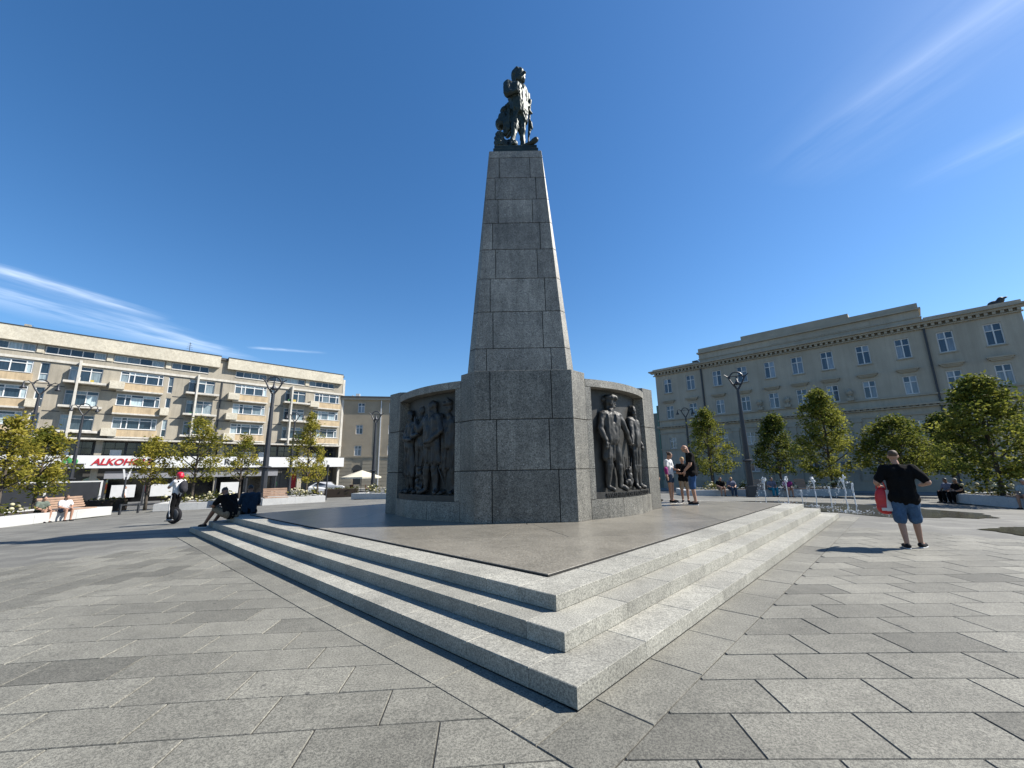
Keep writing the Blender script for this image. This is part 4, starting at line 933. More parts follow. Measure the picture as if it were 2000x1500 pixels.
def tree(label, x, y, h, cb, w, mat, seed, pointed=.6, dens=1.0, group='young trees round the square', tb=.5, lean=0):
    random.seed(seed); z0 = gz(x, y); o = thing('tree', label, 'tree', (x, y, z0), 0, group)
    tr = MB(); tops = []; th = h * .86
    pts = [V3((math.sin(k * 1.3 + seed) * .04 * k / 3, math.cos(k * 1.7 + seed) * .04 * k / 3, th * k / 6)) for k in range(7)]; tr.tube(pts, [.11, .085, .075, .062, .045, .03, .012], 7)
    for k in range(15):
        t = .28 + .6 * k / 15; b = V3((0, 0, th * max(t, cb / h * .95))); a = k * 2.4 + seed; zz = b.z / h
        rad = w * (1 - max(0, zz - .45) * 1.5) * .75
        e = b + V3((math.cos(a) * rad, math.sin(a) * rad, rad * .8)); m_ = lerp(b, e, .5) + V3((0, 0, -.05)); tr.tube([b, m_, e], [.045, .03, .012], 5)
    tr.build('trunk', BARK, o, True)
    mb = MB(); H0 = cb; HH = h - cb; n = int((108 if mat is LEAFY else 205) * dens)
    for k in range(n):
        t = random.random() ** .85; prof = (min(1, t / .28 + .42)) * (1 - t) ** pointed * 1.05; prof = max(prof, .07)
        a = random.uniform(0, 6.283); lump = 1 + .2 * math.sin(3 * a + seed + 5 * t) + .16 * math.sin(11 * t + 2 * a); rr = w * prof * lump * math.sqrt(random.uniform(.12, 1))
        c = V3((math.cos(a) * rr, math.sin(a) * rr, H0 + HH * t * .97))
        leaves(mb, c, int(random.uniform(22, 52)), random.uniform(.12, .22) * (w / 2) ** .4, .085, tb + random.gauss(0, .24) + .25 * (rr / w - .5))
    mb.build('crown', mat, o); return o
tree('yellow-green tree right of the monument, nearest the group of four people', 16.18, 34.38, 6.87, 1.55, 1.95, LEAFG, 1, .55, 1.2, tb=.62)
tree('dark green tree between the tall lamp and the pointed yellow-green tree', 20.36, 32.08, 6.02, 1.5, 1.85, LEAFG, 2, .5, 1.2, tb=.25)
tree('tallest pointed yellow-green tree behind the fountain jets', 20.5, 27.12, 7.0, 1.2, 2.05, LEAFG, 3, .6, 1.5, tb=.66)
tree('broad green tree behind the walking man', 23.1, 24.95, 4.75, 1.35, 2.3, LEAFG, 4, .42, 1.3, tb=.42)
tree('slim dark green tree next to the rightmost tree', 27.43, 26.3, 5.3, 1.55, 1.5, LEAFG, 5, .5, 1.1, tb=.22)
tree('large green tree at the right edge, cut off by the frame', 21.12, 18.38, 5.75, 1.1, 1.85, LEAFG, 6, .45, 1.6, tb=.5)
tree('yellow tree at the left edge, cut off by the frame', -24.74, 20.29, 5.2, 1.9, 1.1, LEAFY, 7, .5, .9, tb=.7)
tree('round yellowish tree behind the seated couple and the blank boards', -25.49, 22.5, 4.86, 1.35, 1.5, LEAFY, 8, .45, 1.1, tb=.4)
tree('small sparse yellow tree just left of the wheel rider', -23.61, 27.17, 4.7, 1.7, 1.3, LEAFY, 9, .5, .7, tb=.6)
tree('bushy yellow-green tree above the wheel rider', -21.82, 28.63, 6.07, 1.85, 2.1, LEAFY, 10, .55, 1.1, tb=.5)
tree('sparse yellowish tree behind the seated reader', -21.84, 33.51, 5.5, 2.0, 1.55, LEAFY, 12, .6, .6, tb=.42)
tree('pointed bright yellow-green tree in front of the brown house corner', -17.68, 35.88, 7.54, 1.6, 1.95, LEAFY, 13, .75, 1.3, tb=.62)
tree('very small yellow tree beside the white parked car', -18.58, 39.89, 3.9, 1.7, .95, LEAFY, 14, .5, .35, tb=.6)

# ------------------------------------------------ planters with flowers and wooden seats
SOIL = plain('soil', (.035, .025, .018), 1.0); WOOD = plain('seat_wood', (.30, .20, .14), .7, 0, .25, 3, .2, 30, fine=.15); BLOOM = plain('cream_bloom', (.46, .42, .26), .8, 0, .2, 4, .3, 60, fine=.25)
def planter(label, p0, p1, depth, beds, seats, seed, grp='granite flower planters'):
    random.seed(seed); d = V3((p1[0] - p0[0], p1[1] - p0[1], 0)); L = d.length; mx = ((p0[0] + p1[0]) / 2, (p0[1] + p1[1]) / 2)
    z = gz(*mx) - .02; o = thing('planter', label, 'planter', (p0[0], p0[1], z), math.atan2(d.y, d.x), grp); Hh = .42; n = max(1, round(L / 2.0))
    for k in range(n):
        mb = MB(); mb.tone = random.uniform(.92, 1.05); mb.rbox(L * k / n + .004, L * (k + 1) / n - .004, 0, .42, 0, Hh, .012); mb.build('wall_block', KERB, o)
        mb = MB(); mb.rbox(L * k / n + .004, L * (k + 1) / n - .004, depth - .3, depth, 0, Hh, .012); mb.build('wall_block', KERB, o)
    for x0, x1 in ((.0, .3), (L - .3, L)): mb = MB(); mb.rbox(x0, x1, .426, depth - .306, 0, Hh - .004, .012); mb.build('wall_block', KERB, o)
    mb = MB(); mb.box(.3, L - .3, .42, depth - .3, 0, Hh - .06); mb.build('soil', SOIL, o)
    fo, bl = MB(), MB()
    for x0, x1 in beds:
        for k in range(int((x1 - x0) * 7)):
            c = V3((random.uniform(x0, x1), random.uniform(.25, min(depth - .3, 1.7)), Hh + random.uniform(-.02, .42))); leaves(fo, c, 20, .16, .075, .45 + random.gauss(0, .2))
            if random.random() < .85:
                p = c + V3((random.uniform(-.2, .2), random.uniform(-.25, .1), random.uniform(.0, .22))); bl.tone = random.uniform(.55, 1.15); bl.ell(p, (.085, .085, .07), None, 7, 5)
    if fo.f: stuff(fo.build('shrubs', SHRUB, o)); stuff(bl.build('blooms', BLOOM, o, True))
    for x0, x1 in seats:
        for k in range(5): mb = MB(); mb.rbox(x0, x1, .05 + k * .10, .13 + k * .10, Hh + .01, Hh + .055, .006); mb.build('seat_slat', WOOD, o)
        for k in range(5): mb = MB(); y = .62 + k * .05; zz = Hh + .10 + k * .105; mb.rbox(x0, x1, y, y + .05, zz, zz + .085, .006); mb.build('back_slat', WOOD, o)
    return o
planter('white granite planter at the left edge with a couple sitting on it', (-19.9, 10.6), (-21.0, 22.2), 3.2, ((4.4, 8.4),), ((1.2, 4.2), (8.6, 10.8)), 31)
planter('white granite flower planter behind the wheel rider', (-20.57, 24.2), (-16.9, 26.0), 3.0, ((.2, 3.9),), (), 32)
planter('white granite planter with flowers and seat just right of the left tall lamp', (-15.9, 26.8), (-13.0, 29.2), 2.6, ((1.7, 3.6),), ((.1, 1.5),), 33)
planter('grey planter beside the dark post at the corner of the monument', (-12.2, 31.7), (-8.0, 30.2), 2.0, ((.4, 3.2),), (), 34)
planter('long shaded planter with flowers behind the fountain', (11.0, 27.4), (20.3, 25.3), 3.4, ((.8, 4.0), (5.2, 6.6), (7.4, 9.2)), ((4.1, 5.1), (6.7, 7.3)), 35)
planter('shaded planter at the right edge with a man sitting on it', (20.9, 21.0), (19.0, 12.0), 3.2, ((.5, 3.4),), ((3.5, 7.0),), 36)
# low hedge and outer plants
def hedge(label, x, y, lx, ly, h, rz, seed):
    random.seed(seed); mb = MB()
    for _ in range(int(lx * ly * h * 120)): leaves(mb, V3((random.uniform(-lx / 2, lx / 2), random.uniform(-ly / 2, ly / 2), random.uniform(.05, h))), 6, .06, .06, .25)
    core_ = MB(); core_.rbox(-lx / 2, lx / 2, -ly / 2, ly / 2, 0, h - .1, .05); o = thing('hedge', label, 'hedge', (x, y, gz(x, y)), rz); core_.build('stems', SOIL, o); mb.build('foliage', SHRUB, o)
hedge('clipped dark green hedge left of the wheel rider', -27.6, 27.6, 3.4, 1.2, .85, 1.1, 41)
hedge('dark hedge under the tree beside the white parked car', -16.9, 41.5, 3.0, 1.4, .9, .3, 42)

# ------------------------------------------------ lamps
LAMPM = plain('lamp_grey_steel', (.034, .036, .042), .45, .4, .12)
def lamp(label, x, y, h, rz, twin=False, grp='tall lamps round the square'):
    o = thing('street_lamp', label, 'street lamp', (x, y, gz(x, y) - .02), rz, grp); s = h / 8.5 * (.8 if twin else 1.0); pt = h - 1.15 * s
    mb = MB(); mb.rbox(-.3 * s, .3 * s, -.3 * s, .3 * s, 0, .75 * s, .02); mb.build('base', LAMPM, o)
    mb = MB(); mb.lathe([(.20 * s, .7 * s), (.185 * s, h * .27), (.14 * s, h * .6), (.085 * s, pt)], 8); mb.build('pole', LAMPM, o)
    mb = MB(); mb.lathe([(.24 * s, h * .272), (.36 * s, h * .276), (.36 * s, h * .284), (.22 * s, h * .29)], 12); mb.build('collar', LAMPM, o)
    for q in (-1, 1):
        mb = MB(); mb.tube([(q * .05 * s, 0, pt - .05), (q * .30 * s, 0, pt + .35 * s), (q * .52 * s, 0, pt + .80 * s), (q * .75 * s, 0, pt + 1.0 * s)], [.07 * s, .06 * s, .05 * s, .03 * s], 6); mb.build('fork_arm', LAMPM, o)
    mb = MB(); mb.tube([(math.cos(t * math.pi / 10) * .42 * s, 0, pt + .72 * s + math.sin(t * math.pi / 10) * .43 * s) for t in range(11)], .045 * s, 6); mb.tube([(-.62 * s, 0, pt + .85 * s), (.62 * s, 0, pt + .85 * s)], .03 * s, 6); mb.build('arch', LAMPM, o)
    for q in ((-1, 1) if twin else (0,)):
        cx_ = q * .95 * s; zb = pt + (.25 if q == 0 else .32) * s
        mb = MB(); mb.lathe([(.20 * s, zb), (.16 * s, zb + .12 * s), (.07 * s, zb + .25 * s), (.03 * s, zb + .58 * s)], 10, (cx_, 0, 0))
        if q: mb.tube([(q * .7 * s, 0, pt + .95 * s), (q * .95 * s, 0, pt + .9 * s)], .03 * s, 5)
        mb.build('lantern', LAMPM, o, True)
    return o
lamp('tall grey forked lamp behind the seated reader, with two arms and a hoop', -16.87, 28.36, 8.78, R(30)); lamp('tall dark forked lamp right of the monument, among the trees', 14.18, 25.3, 7.67, R(-20))
lamp('forked lamp in front of the brown house, against the monument corner', -15.89, 47.41, 9.44, R(20)); lamp('forked lamp at the left edge beside the yellow tree', -35.08, 29.76, 9.68, R(45), True); lamp('forked lamp in front of the apartment block, second from the left', -36.34, 34.34, 8.66, R(40), True)
lamp('twin-lantern lamp just right of the left tall lamp, before the apartment block', -24.5, 45.87, 9.3, R(30), True); lamp('small distant twin-lantern lamp above the tree right of the monument', 19.51, 46.04, 9.0, R(-20), True); lamp('twin-lantern lamp peeking out behind the large tree at the right edge', 25.37, 22.64, 6.29, R(-40), True)

# ------------------------------------------------ fountain: wet paving and jets
WET = granite('wet_paving', (.035, .033, .026), (.085, .08, .065), .16, 12, .3, .3, .03, .6, spec=.6)
def blob_sheet(name, outline, mat, dz):
    mb = MB(); c = (sum(p[0] for p in outline) / len(outline), sum(p[1] for p in outline) / len(outline)); n = 90; vs = []; rings = 6
    def rad(a):
        best = 0
        for i in range(len(outline)):
            p, q = outline[i], outline[(i + 1) % len(outline)]; dx, dy = math.cos(a), math.sin(a); ex, ey = q[0] - p[0], q[1] - p[1]; den = dx * ey - dy * ex
            if abs(den) < 1e-9: continue
            t = ((p[0] - c[0]) * ey - (p[1] - c[1]) * ex) / den; u_ = ((p[0] - c[0]) * dy - (p[1] - c[1]) * dx) / den
            if t > 0 and -1e-6 <= u_ <= 1 + 1e-6: best = max(best, t)
        return best * (1 + .05 * math.sin(a * 9) + .03 * math.sin(a * 23 + 1))
    for r in range(rings + 1):
        for k in range(n):
            a = 2 * math.pi * k / n; t = rad(a) * r / rings; x, y = c[0] + math.cos(a) * t, c[1] + math.sin(a) * t; vs.append((x, y, gz(x, y) + dz))
    mb.add(vs, [(r * n + k, (r + 1) * n + k, (r + 1) * n + (k + 1) % n, r * n + (k + 1) % n) for r in range(rings) for k in range(n)]); return structure(mb.build(name, mat))
blob_sheet('wet_paving', [(9.6, 19.8), (9.9, 15.2), (11.0, 12.8), (12.6, 12.6), (15.0, 13.1), (15.6, 14.6), (15.4, 17.8), (13.6, 20.0), (11.3, 20.6)], WET, .004)
blob_sheet('wet_paving', [(10.8, 9.3), (12.6, 9.1), (14.2, 9.9), (14.0, 10.7), (12.2, 10.7), (11.0, 10.2)], WET, .0045)
def water_mat():
    m, nt, b = _base('aerated_water'); b.inputs['Base Color'].default_value = (.72, .75, .77, 1); b.inputs['Roughness'].default_value = .4; b.inputs['Transmission Weight'].default_value = .3; b.inputs['IOR'].default_value = 1.33; return m
WATER = water_mat()
def jet(label, x, y, h, seed, low=False):
    random.seed(seed); o = thing('fountain_jet', label, 'water jet', (x, y, gz(x, y)), 0, 'fountain jets'); mb = MB()
    pts = [(random.gauss(0, .008), random.gauss(0, .008), h * k / 9) for k in range(10)]; mb.tube(pts, [.014 + random.uniform(0, .010) + .018 * (k / 9) ** 3 for k in range(10)], 6)
    for _ in range(0 if low else 9): t = random.random(); mb.ell((random.gauss(0, .045), random.gauss(0, .045), h * (.86 + .2 * t)), [random.uniform(.018, .042)] * 2 + [random.uniform(.025, .07)], None, 7, 5)
    ob('column', remeshed(mb, 'column', .012, 1), WATER, o)
    dr = MB()
    for _ in range(16 if low else 70):
        t = random.random(); a = random.gauss(2.6, .7); r_ = .05 + .35 * t; zz = h * (1 - t * t) * random.uniform(.7, 1.05); dr.ell((math.cos(a) * r_, math.sin(a) * r_, zz), [random.uniform(.005, .013)] * 2 + [random.uniform(.008, .03)], None, 5, 4)
    for _ in range(36): a = random.uniform(0, 6.28); r_ = abs(random.gauss(0, .28)); dr.ell((math.cos(a) * r_ - .1, math.sin(a) * r_, random.uniform(.0, .06)), [random.uniform(.01, .03)] * 2 + [.010], None, 5, 4)
    stuff(dr.build('spray', WATER, o, True))
for lb, x, y, h, s, lo in (('farthest left white fountain jet, in front of the planter', 10.54, 17.82, 1.02, 51, 0), ('white fountain jet second from the left', 12.06, 18.73, 1.08, 52, 0), ('short thin fountain jet right of the second jet', 11.5, 17.0, .62, 57, 1), ('white fountain jet above the far step corner', 11.75, 16.56, 1.08, 53, 0),
          ('short fountain jet right of the one above the step corner', 11.9, 16.0, .78, 58, 1), ('largest white fountain jet, nearest the walking man', 11.16, 14.3, 1.1, 54, 0), ('second stream beside the largest fountain jet', 11.36, 14.2, .95, 56, 1), ('low fountain jet behind the red and white bag', 12.12, 13.9, .55, 55, 1)): jet(lb, x, y, h, s, lo)

# ------------------------------------------------ street furniture
o = thing('blank_boards', 'two dark blank boards in a white frame on the left', 'board', (-29.6, 26.6, gz(-29.6, 26.6)), R(42))
for x0, x1 in ((-2.6, -.05), (.05, 2.4)): mb = MB(); mb.box(x0, x1, -.03, .03, .55, 1.95); mb.build('board', DARKM, o)
for x in (-2.7, 0, 2.5): mb = MB(); mb.box(x - .05, x + .05, -.05, .05, 0, 2.05); mb.build('post', WHITEP, o)
mb = MB(); mb.box(-2.65, 2.45, -.045, .045, 1.96, 2.04); mb.build('top_rail', WHITEP, o)
o = thing('tram_shelter', 'long dark tram shelter with white posters behind the wheel rider', 'shelter', (-30.2, 40.2, gz(-30.2, 40.2)), math.atan2(5.2, 6.1))
Lsh = 13.0; mb = MB(); mb.rbox(-Lsh / 2, Lsh / 2, -.9, .9, 2.75, 2.95, .03); mb.build('roof', DARKM, o); mb = MB(); mb.rbox(-Lsh / 2, Lsh / 2, -.93, -.90, 2.35, 2.78, .004); mb.build('fascia', plain('grey_fascia', (.22, .22, .23), .6), o)
for k in range(6):
    x = -Lsh / 2 + .1 + k * (Lsh - .2) / 5; mb = MB(); mb.box(x - .07, x + .07, -.8, -.66, 0, 2.75); mb.build('post', DARKM, o)
    if k < 5: mb = MB(); mb.box(x + .1, x + (Lsh - .2) / 5 - .1, .5, .53, .3, 2.3); mb.build('pane', GLD, o)
    if k in (0, 1, 3): mb = MB(); mb.box(x + .45, x + 2.0, -.72, -.69, .75, 1.8); mb.build('poster', WHITEP, o)
o = thing('sign_post', 'thin dark post with two white blades, in front of the shop posters', 'sign', (-31.0, 33.5, gz(-31, 33.5)), R(40)); mb = MB(); mb.tube([(0, 0, 0), (0, 0, 2.4)], .06, 8); mb.build('post', DARKM, o)
for q in (-1, 1): mb = MB(); mb.prism([(q * .06 - .06, -.02), (q * .06 + .06, -.02), (q * .06 + .06, .02), (q * .06 - .06, .02)], 2.2, 3.0, 0, [(q * .22 - .06, -.02), (q * .22 + .06, -.02), (q * .22 + .06, .02), (q * .22 - .06, .02)]); mb.build('blade', WHITEP, o)
o = thing('thin_post', 'thin dark post at the end of the planter beside the white parked car', 'post', (-15.2, 34.2, gz(-15.2, 34.2))); mb = MB(); mb.lathe([(.09, 0), (.06, .2), (.05, 2.5), (.04, 2.6)], 8); mb.build('pole', DARKM, o); mb = MB(); mb.lathe([(.10, 2.55), (.12, 2.7), (.03, 2.78)], 8); mb.build('cap', DARKM, o)
o = thing('kiosk', 'dark glazed kiosk with a red panel at the left edge', 'kiosk', (-36.5, 26.6, gz(-36.5, 26.6)), R(45)); mb = MB(); mb.rbox(-2.0, 2.0, -1.3, 1.3, 0, 3.0, .03); mb.build('body', plain('kiosk_panel', (.05, .065, .075), .3, .2), o)
mb = MB(); mb.rbox(-2.3, 2.3, -1.6, 1.6, 3.0, 3.2, .03); mb.build('roof', DARKM, o); mb = MB(); mb.box(.9, 1.9, -1.34, -1.30, .3, 2.9); mb.build('panel', plain('red_panel', (.25, .03, .02), .5), o); mb = MB(); mb.box(-1.8, .7, -1.33, -1.305, .8, 2.7); mb.build('pane', GL2, o)
o = thing('cafe_parasol', 'cream cafe parasol in front of the brown house', 'parasol', (-20.9, 57.6, -.9)); mb = MB(); mb.tube([(0, 0, 0), (0, 0, 2.75)], .035, 6); mb.build('pole', DARKM, o)
mb = MB(); n = 8; mb.add([(0, 0, 2.85)] + [(2.6 * math.cos(R(45 * k + 22)), 2.6 * math.sin(R(45 * k + 22)), 1.95) for k in range(8)] + [(2.6 * math.cos(R(45 * k + 22)), 2.6 * math.sin(R(45 * k + 22)), 1.75) for k in range(8)], [(0, 1 + k, 1 + (k + 1) % 8) for k in range(8)] + [(1 + k, 9 + k, 9 + (k + 1) % 8, 1 + (k + 1) % 8) for k in range(8)]); mb.build('canopy', plain('cream_canvas', (.5, .46, .36), .9), o)
for i, (x, y, lb) in enumerate(((-21.9, 56.6, 'brown cafe chair left of the parasol pole'), (-19.6, 56.4, 'brown cafe chair right of the parasol pole'))):
    c = thing('cafe_chair', lb, 'chair', (x, y, -.9), i * 2.0, 'cafe chairs'); cm = plain('brown_wicker', (.16, .06, .03), .7) if i == 0 else MAT['brown_wicker']
    mb = MB(); mb.rbox(-.25, .25, -.25, .25, .42, .48, .01); mb.build('seat', cm, c); mb = MB(); mb.rbox(-.25, .25, .22, .27, .48, .95, .01); mb.build('backrest', cm, c)
    for a in (-.21, .21):
        for b in (-.21, .21): mb = MB(); mb.box(a - .02, a + .02, b - .02, b + .02, 0, .42); mb.build('leg', DARKM, c)
# white parked car, half hidden by the trees
o = thing('parked_car', 'white hatchback parked in front of the apartment block corner', 'car', (-23.6, 53.2, -.9), R(20)); CARP = plain('white_car_paint', (.55, .55, .55), .25, 0, .03)
mb = MB(); prof = [(-2.0, .35), (2.0, .35), (2.05, .75), (1.75, .95), (1.0, 1.0), (.45, 1.42), (-1.1, 1.45), (-1.8, 1.05), (-2.05, .85)]
mb.add([(x, y * (1 if z < 1.05 else .82), z) for y in (-.85, .85) for x, z in prof], [tuple(range(9)), tuple(reversed(range(9, 18)))] + [(i, 9 + i, 9 + (i + 1) % 9, (i + 1) % 9) for i in range(9)]); mb.build('body', CARP, o, fix=True)
for q in (-1, 1):
    mb = MB(); mb.add([(-1.5, q * .80, 1.08), (.75, q * .80, 1.06), (.38, q * .722, 1.36), (-1.0, q * .722, 1.38)], [(0, 1, 2, 3)]); mb.build('side_window', GLD, o)
    for x in (-1.25, 1.3): mb = MB(); mb.tube([(x, q * .70, .32), (x, q * .88, .32)], .32, 14); w_o = mb.build('wheel', SHOE, o); mb = MB(); mb.tube([(x, q * .87, .32), (x, q * .895, .32)], .18, 10); mb.build('rim', LAMPM, w_o)
    mb = MB(); mb.ell((1.93, q * .6, .78), (.1, .16, .09)); mb.build('headlight', WHITEP, o, True)
mb = MB(); mb.add([(1.02, -.72, 1.03), (1.02, .72, 1.03), (.5, .66, 1.41), (.5, -.66, 1.41)], [(0, 1, 2, 3)]); mb.build('windscreen', GLD, o)
# low metal barrier between planters on the left
o = thing('barrier', 'low black barrier rail between the two left planters', 'barrier', (-21.0, 23.2, gz(-21, 23.2)), R(85)); 
for x in (-.5, .5): mb = MB(); mb.box(x - .04, x + .04, -.04, .04, 0, .55); mb.build('post', DARKM, o)
mb = MB(); mb.box(-.5, .5, -.03, .03, .47, .53); mb.build('rail', DARKM, o)
# ------------------------------------------------ people
def face(dx, dy): return math.atan2(-dx, dy)
HB = plain('brown_hair', (.06, .035, .018), .7); HBL = plain('blond_hair', (.30, .20, .09), .7); HBK = plain('black_hair', (.008, .007, .007), .6); HG = plain('grey_hair', (.25, .24, .22), .8)
KHAKI = cloth((.16, .125, .085), 'khaki'); DDEN = cloth((.03, .05, .085), 'dark_denim'); BLUE = cloth((.03, .07, .16), 'blue_shorts'); TEAL = cloth((.015, .03, .05), 'dark_teal_cotton'); LTEE = cloth((.30, .34, .34), 'pale_tee'); PINK = cloth((.22, .03, .14), 'purple_cotton')
BEIGES = cloth((.28, .22, .16), 'beige_shorts'); TURQ = cloth((.02, .16, .24), 'turquoise_trousers'); STRP = cloth((.12, .13, .18), 'grey_blue_shirt')
# walking man with the bag, seen from behind
J = put(stand(), ell=(-.34, -.06, 1.17), wrl=(-.30, .16, 1.10), hdl=(.4, 1, -.2), elr=(.36, -.07, 1.17), wrr=(.34, .20, 1.12), hdr=(0, 1, -.1), knl=(-.10, -.01, .50), anl=(-.09, -.10, .085), tol=(-.12, .08, .035), knr=(.12, .07, .51), anr=(.13, .10, .085), tor=(.22, .27, .035), hed=(-.02, .03, 1.64))
ARM = 1.25
person('man in black polo and denim shorts walking away on the right', (7.2, 7.88, 0), face(.55, .83), 1.74, J, SK, BLK, .8, DENIM, 1.0, 0, HB, 'crop', 1.13, SHOE, .009, hem=.10)
ARM = 1.08
RW = MAT.get('bag') or plain('red_bag', (.42, .015, .02), .5); BGW = plain('white_bag_panel', (.5, .47, .46), .5)
bag = thing('shopping_bag', 'red and white shopping bag under the walking man\'s left arm', 'bag', (6.98, 8.06, .60), face(.55, .83) + .35)
mb = MB(); mb.ell((0, 0, .24), (.13, .09, .24)); mb.ell((.02, 0, .1), (.15, .10, .13)); ob('body', remeshed(mb, 'body', .014, 2), RW, bag)
mb = MB(); mb.prism([(-.02, -.106), (.07, -.106), (.07, -.085), (-.02, -.085)], .04, .42, 0, [(.03, -.075), (.12, -.075), (.12, -.05), (.03, -.05)]); mb.build('white_stripe', BGW, bag); mb = MB(); mb.tube([(-.08, 0, .44), (-.05, 0, .56), (.05, 0, .56), (.08, 0, .44)], .012, 6); mb.build('handle', RW, bag); mb = MB(); mb.box(-.1, .13, -.11, -.095, .05, .10); mb.build('white_stripe', BGW, bag)
# group of four on the platform
ZPL = ZP
J = put(stand(), hed=(0, .12, 1.60), nek=(0, .05, 1.46), face=(0, .75, -.65), che=(0, .02, 1.30), elr=(.23, .02, 1.14), wrr=(.20, .16, .95), hdr=(0, .5, -.8), ell=(-.24, .03, 1.14), wrl=(-.20, .18, .98))
person('bald man in black T-shirt and blue shorts bending over a boy', (5.27, 12.42, ZPL), face(-.85, .35), 1.76, J, SK, BLK, .62, BLUE, .97, 0, None, bulk=1.12, hem=.12)
J = put(stand(), face=(0, .8, -.6), ell=(-.22, .06, 1.14), wrl=(-.08, .22, 1.12), hdl=(.6, .6, .2), elr=(.22, .06, 1.14), wrr=(.08, .22, 1.10), hdr=(-.6, .6, .2), hed=(0, .05, 1.62))
person('blond boy in black T-shirt and beige shorts looking down at his hands', (5.40, 13.38, ZPL), face(-.35, -.94), 1.40, J, SK, BLK, .7, BEIGES, .8, 0, HBL, 'short', hem=.12)
J = put(stand(), face=(.1, .8, -.55), ell=(-.22, .05, 1.16), wrl=(-.10, .24, 1.12), hdl=(.5, .7, 0), elr=(.26, -.02, 1.14), wrr=(.30, .02, .90), hed=(0, .05, 1.62), anl=(-.14, -.04, .085), tol=(-.17, .14, .035), anr=(.16, .04, .085), tor=(.2, .22, .035))
person('woman in white top and short denim shorts with a purple jacket on her arm', (4.98, 13.42, ZPL), face(.75, -.65), 1.56, J, SK, WHT, .55, DDEN, .42, 0, HB, 'bun')
jk = thing('jacket', 'purple jacket held over the arm of the woman in white', 'jacket', (4.80, 13.20, ZPL + .92), .4); mb = MB(); mb.ell((0, 0, .1), (.07, .055, .08)); mb.caps((0, 0, .05), (.05, .03, -.08), .055, .04); ob('fabric', remeshed(mb, 'fabric', .014, 2), PINK, jk)
person('person in dark clothes half hidden behind the monument corner and the woman', (4.72, 13.95, ZPL), face(.8, -.4), 1.52, stand(), SK, BLK, .6, BLK, .95, 0, HB, 'short')
# seated reader and companion on the steps
J = put(sit(.275), pel=(0, 0, .37), wai=(0, .05, .51), che=(0, .16, .69), nek=(0, .28, .83), hed=(0, .37, .94), shl=(-.185, .22, .80), shr=(.185, .22, .80), ell=(-.25, .42, .58), elr=(.25, .42, .58), wrl=(-.10, .64, .56), wrr=(.10, .64, .56), hdl=(.1, 1, .2), hdr=(-.1, 1, .2), face=(0, .8, -.6),
        hil=(-.10, .02, .36), hir=(.10, .02, .36), knl=(-.13, .50, .50), knr=(.13, .50, .50), anl=(-.13, .86, .085), anr=(.15, .94, .085), tol=(-.15, 1.04, .035), tor=(.19, 1.12, .035))
rd = face(-.93, .37); rl = Vector((-7.62, 11.50, .138))
person('bearded man in black T-shirt and khaki shorts sitting on the steps reading', rl, rd, 1.74, J, SK2, BLK, .7, KHAKI, .95, 0, HBK, 'crop', 1.05, SHOE, .009, True)
q = Matrix.Rotation(rd, 3, 'Z') @ V3((0, .80, .60)); bk = thing('book', 'open book in the hands of the seated reader', 'book', rl + q, rd)
for sgn in (-1, 1): mb = MB(); mb.add([(0, 0, -.10), (sgn * .13, .05, -.09), (sgn * .13, .03, .10), (0, -.02, .09), (0, .012, -.10), (sgn * .13, .062, -.09), (sgn * .13, .042, .10), (0, -.008, .09)], [(0, 1, 2, 3), (7, 6, 5, 4), (0, 4, 5, 1), (1, 5, 6, 2), (2, 6, 7, 3)]); mb.build('page_half', BGW, bk)
J = put(sit(.41), che=(0, .05, .84), hed=(0, .10, 1.13), nek=(0, .06, .98), face=(0, .9, -.4), ell=(-.26, .12, .68), elr=(.26, .12, .68), wrl=(-.12, .34, .62), wrr=(.12, .34, .62))
person('black-haired person in dark teal shirt sitting on the steps with back turned', (-7.75, 12.45, 0.0), face(-.72, .70), 1.70, J, SK2, TEAL, .8, BLK, 1, .9, HBK, 'short', 1.1, lower_name='trousers')
# rider of the electric wheel
rp_ = V3((-11.8, 14.8, gz(-11.8, 14.8))); rf = face(-1.0, .12)
J = put(stand(), ell=(-.22, .18, 1.20), wrl=(-.07, .20, 1.44), hdl=(.2, .1, 1), elr=(.22, .18, 1.20), wrr=(.09, .22, 1.42), hdr=(-.2, .1, 1), knl=(-.10, .05, .5), knr=(.12, .10, .5), anl=(-.10, -.02, .085), anr=(.11, -.02, .085))
rider = person('rider in white T-shirt, red helmet and striped black trousers on an electric wheel', rp_ + V3((0, 0, .14)), rf, 1.58, J, SK, WHT, .62, BLK, 1, .95, None, shoe=SHOE, lower_name='trousers')
mb = MB(); mb.ell((0, 0, 1.69), (.115, .135, .10)); mb.ell((0, -.06, 1.62), (.11, .09, .10)); ob('helmet', remeshed(mb, 'helmet', .011, 2), plain('red_helmet', (.45, .01, .03), .3), rider)
for sgn in (-1, 1): mb = MB(); mb.tube([(sgn * .205, .02, .9), (sgn * .205, .05, .7), (sgn * .19, .08, .5), (sgn * .16, .03, .12)], .022, 6); mb.build('trouser_stripe', WHT, rider)
wh = thing('electric_wheel', 'black electric unicycle under the rider in the red helmet', 'unicycle', rp_, rf)
mb = MB(); mb.lathe([(.20, -.05), (.26, -.045), (.275, 0), (.26, .045), (.20, .05)], 28); mb.v = [(c, a, b + .275) for a, b, c in mb.v]; mb.build('tyre', SHOE, wh, True)
mb = MB(); mb.lathe([(.02, -.085), (.17, -.08), (.21, -.05), (.21, .05), (.17, .08), (.02, .085)], 20); mb.v = [(c, a, b + .30) for a, b, c in mb.v]; mb.build('shell', DARKM, wh, True)
for sgn in (-1, 1): mb = MB(); mb.box(sgn * .16 - .07, sgn * .16 + .07, -.12, .12, .105, .13); mb.build('pedal', LAMPM, wh)
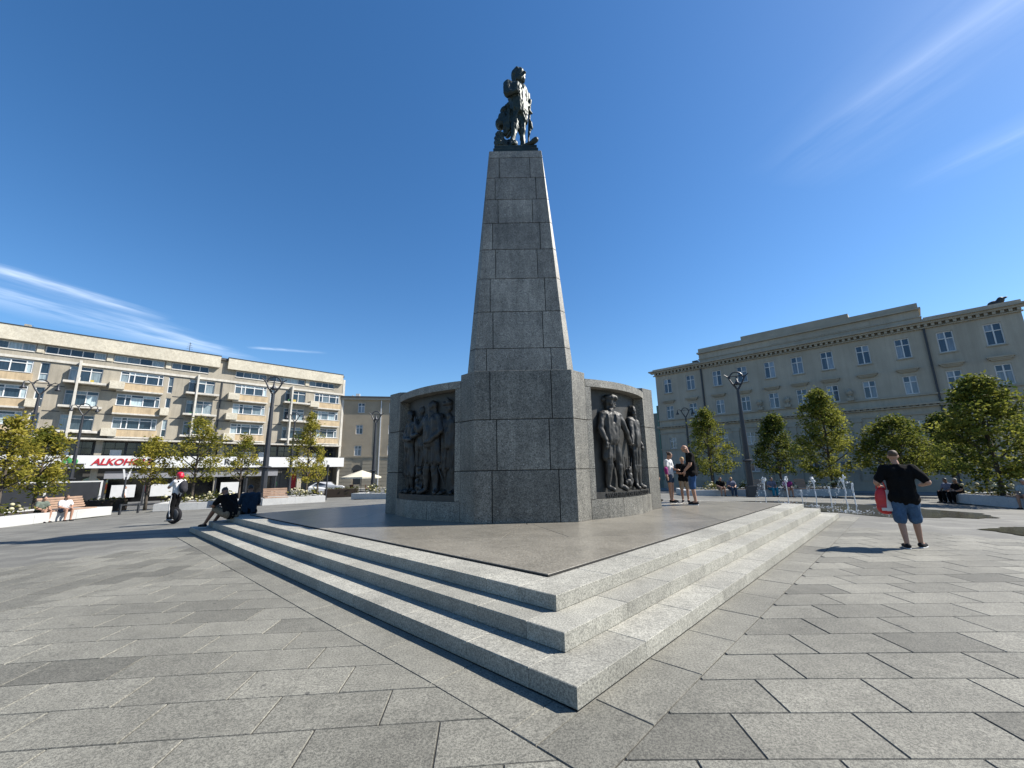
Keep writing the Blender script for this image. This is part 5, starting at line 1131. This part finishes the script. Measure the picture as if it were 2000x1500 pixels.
bp = thing('backpack', 'dark backpack on the back of the wheel rider', 'backpack', rp_ + V3((0, 0, .14)), rf); mb = MB(); mb.ell((0, -.20, 1.10), (.145, .10, .22)); mb.ell((0, -.26, 1.02), (.11, .07, .13)); ob('body', remeshed(mb, 'body', .014, 2), cloth((.03, .03, .035), 'dark_canvas'), bp)
for sgn in (-1, 1): mb = MB(); mb.tube([(sgn * .12, -.13, 1.27), (sgn * .13, .0, 1.37), (sgn * .13, .115, 1.24), (sgn * .12, .03, .98)], .016, 6); mb.build('strap', SHOE, bp)
# people on the planters and far away
def sitter(label, x, y, dx, dy, shirt, lower, hair, skin=SK, calf=0, style='short', h=1.68, lt=.6):
    J = put(sit(.44), che=(0, .06, .80), nek=(0, .08, .96), hed=(0, .13, 1.10), face=(0, .9, -.35), shl=(-.185, .06, .91), shr=(.185, .06, .91), ell=(-.25, .14, .68), elr=(.25, .14, .68), wrl=(-.10, .36, .60), wrr=(.10, .36, .60), hdl=(.2, 1, 0), hdr=(-.2, 1, 0))
    return person(label, (x, y, gz(x, y) - .02), face(dx, dy), h, J, skin, shirt, .6, lower, lt if not calf else 1, calf, hair, style, 1.0, SHOE, .014, lower_name='trousers' if calf else 'shorts')
sitter('woman in white top sitting on the left planter wall', -20.75, 19.55, 1, -.25, WHT, DDEN, HB, style='long'); sitter('dark-haired companion behind the woman in white on the left planter', -21.15, 18.95, 1, -.1, cloth((.10, .12, .10), 'olive_cotton'), BLK, HBK)
sitter('person in dark shirt sitting left of the tall right lamp', 13.05, 26.75, -.1, -1, BLK, KHAKI, HB, style='long'); sitter('person in grey-blue shirt sitting closest to the tall right lamp', 13.65, 26.6, -.1, -1, STRP, DDEN, HBL, calf=.9)
sitter('person in turquoise trousers sitting on the planter behind the jets', 15.9, 26.15, -.1, -1, STRP, TURQ, HBK, calf=.9); sitter('person in pink top sitting right of the one in turquoise trousers', 16.75, 25.95, -.2, -1, PINK, BEIGES, HBK)
sitter('person in striped shirt sitting at the end of the right planter', 21.15, 20.6, -1, .05, STRP, BLK, HBK, SK2, .9); sitter('grey-haired person in dark clothes on the right planter', 20.95, 19.95, -1, .1, BLK, BLK, HG, SK, .9)
sitter('man in pale T-shirt sitting on the wooden seat at the right edge', 20.25, 16.75, -.95, -.2, LTEE, BEIGES, HG)
def walker(label, x, y, dx, dy, shirt, lower, hair): person(label, (x, y, gz(x, y)), face(dx, dy), 1.70, put(stand(), knl=(-.1, .12, .52), anl=(-.1, .16, .1), tol=(-.12, .34, .05), anr=(.1, -.2, .1), tor=(.12, -.02, .04)), SK, shirt, .6, lower, 1, .95, hair, 'short', 1.0, SHOE, .016, lower_name='trousers')
walker('distant grey-haired pedestrian in black by the shop kiosk', -38.4, 34.6, -1, .2, BLK, BLK, HG); walker('distant pedestrian in white shirt left of the tram shelter', -31.6, 34.2, .6, .7, WHT, BLK, HB)
for k in [k for k in bpy.data.objects if k.get('label') == 'x']: del k['label']
bpy.data.scenes.remove(bench)
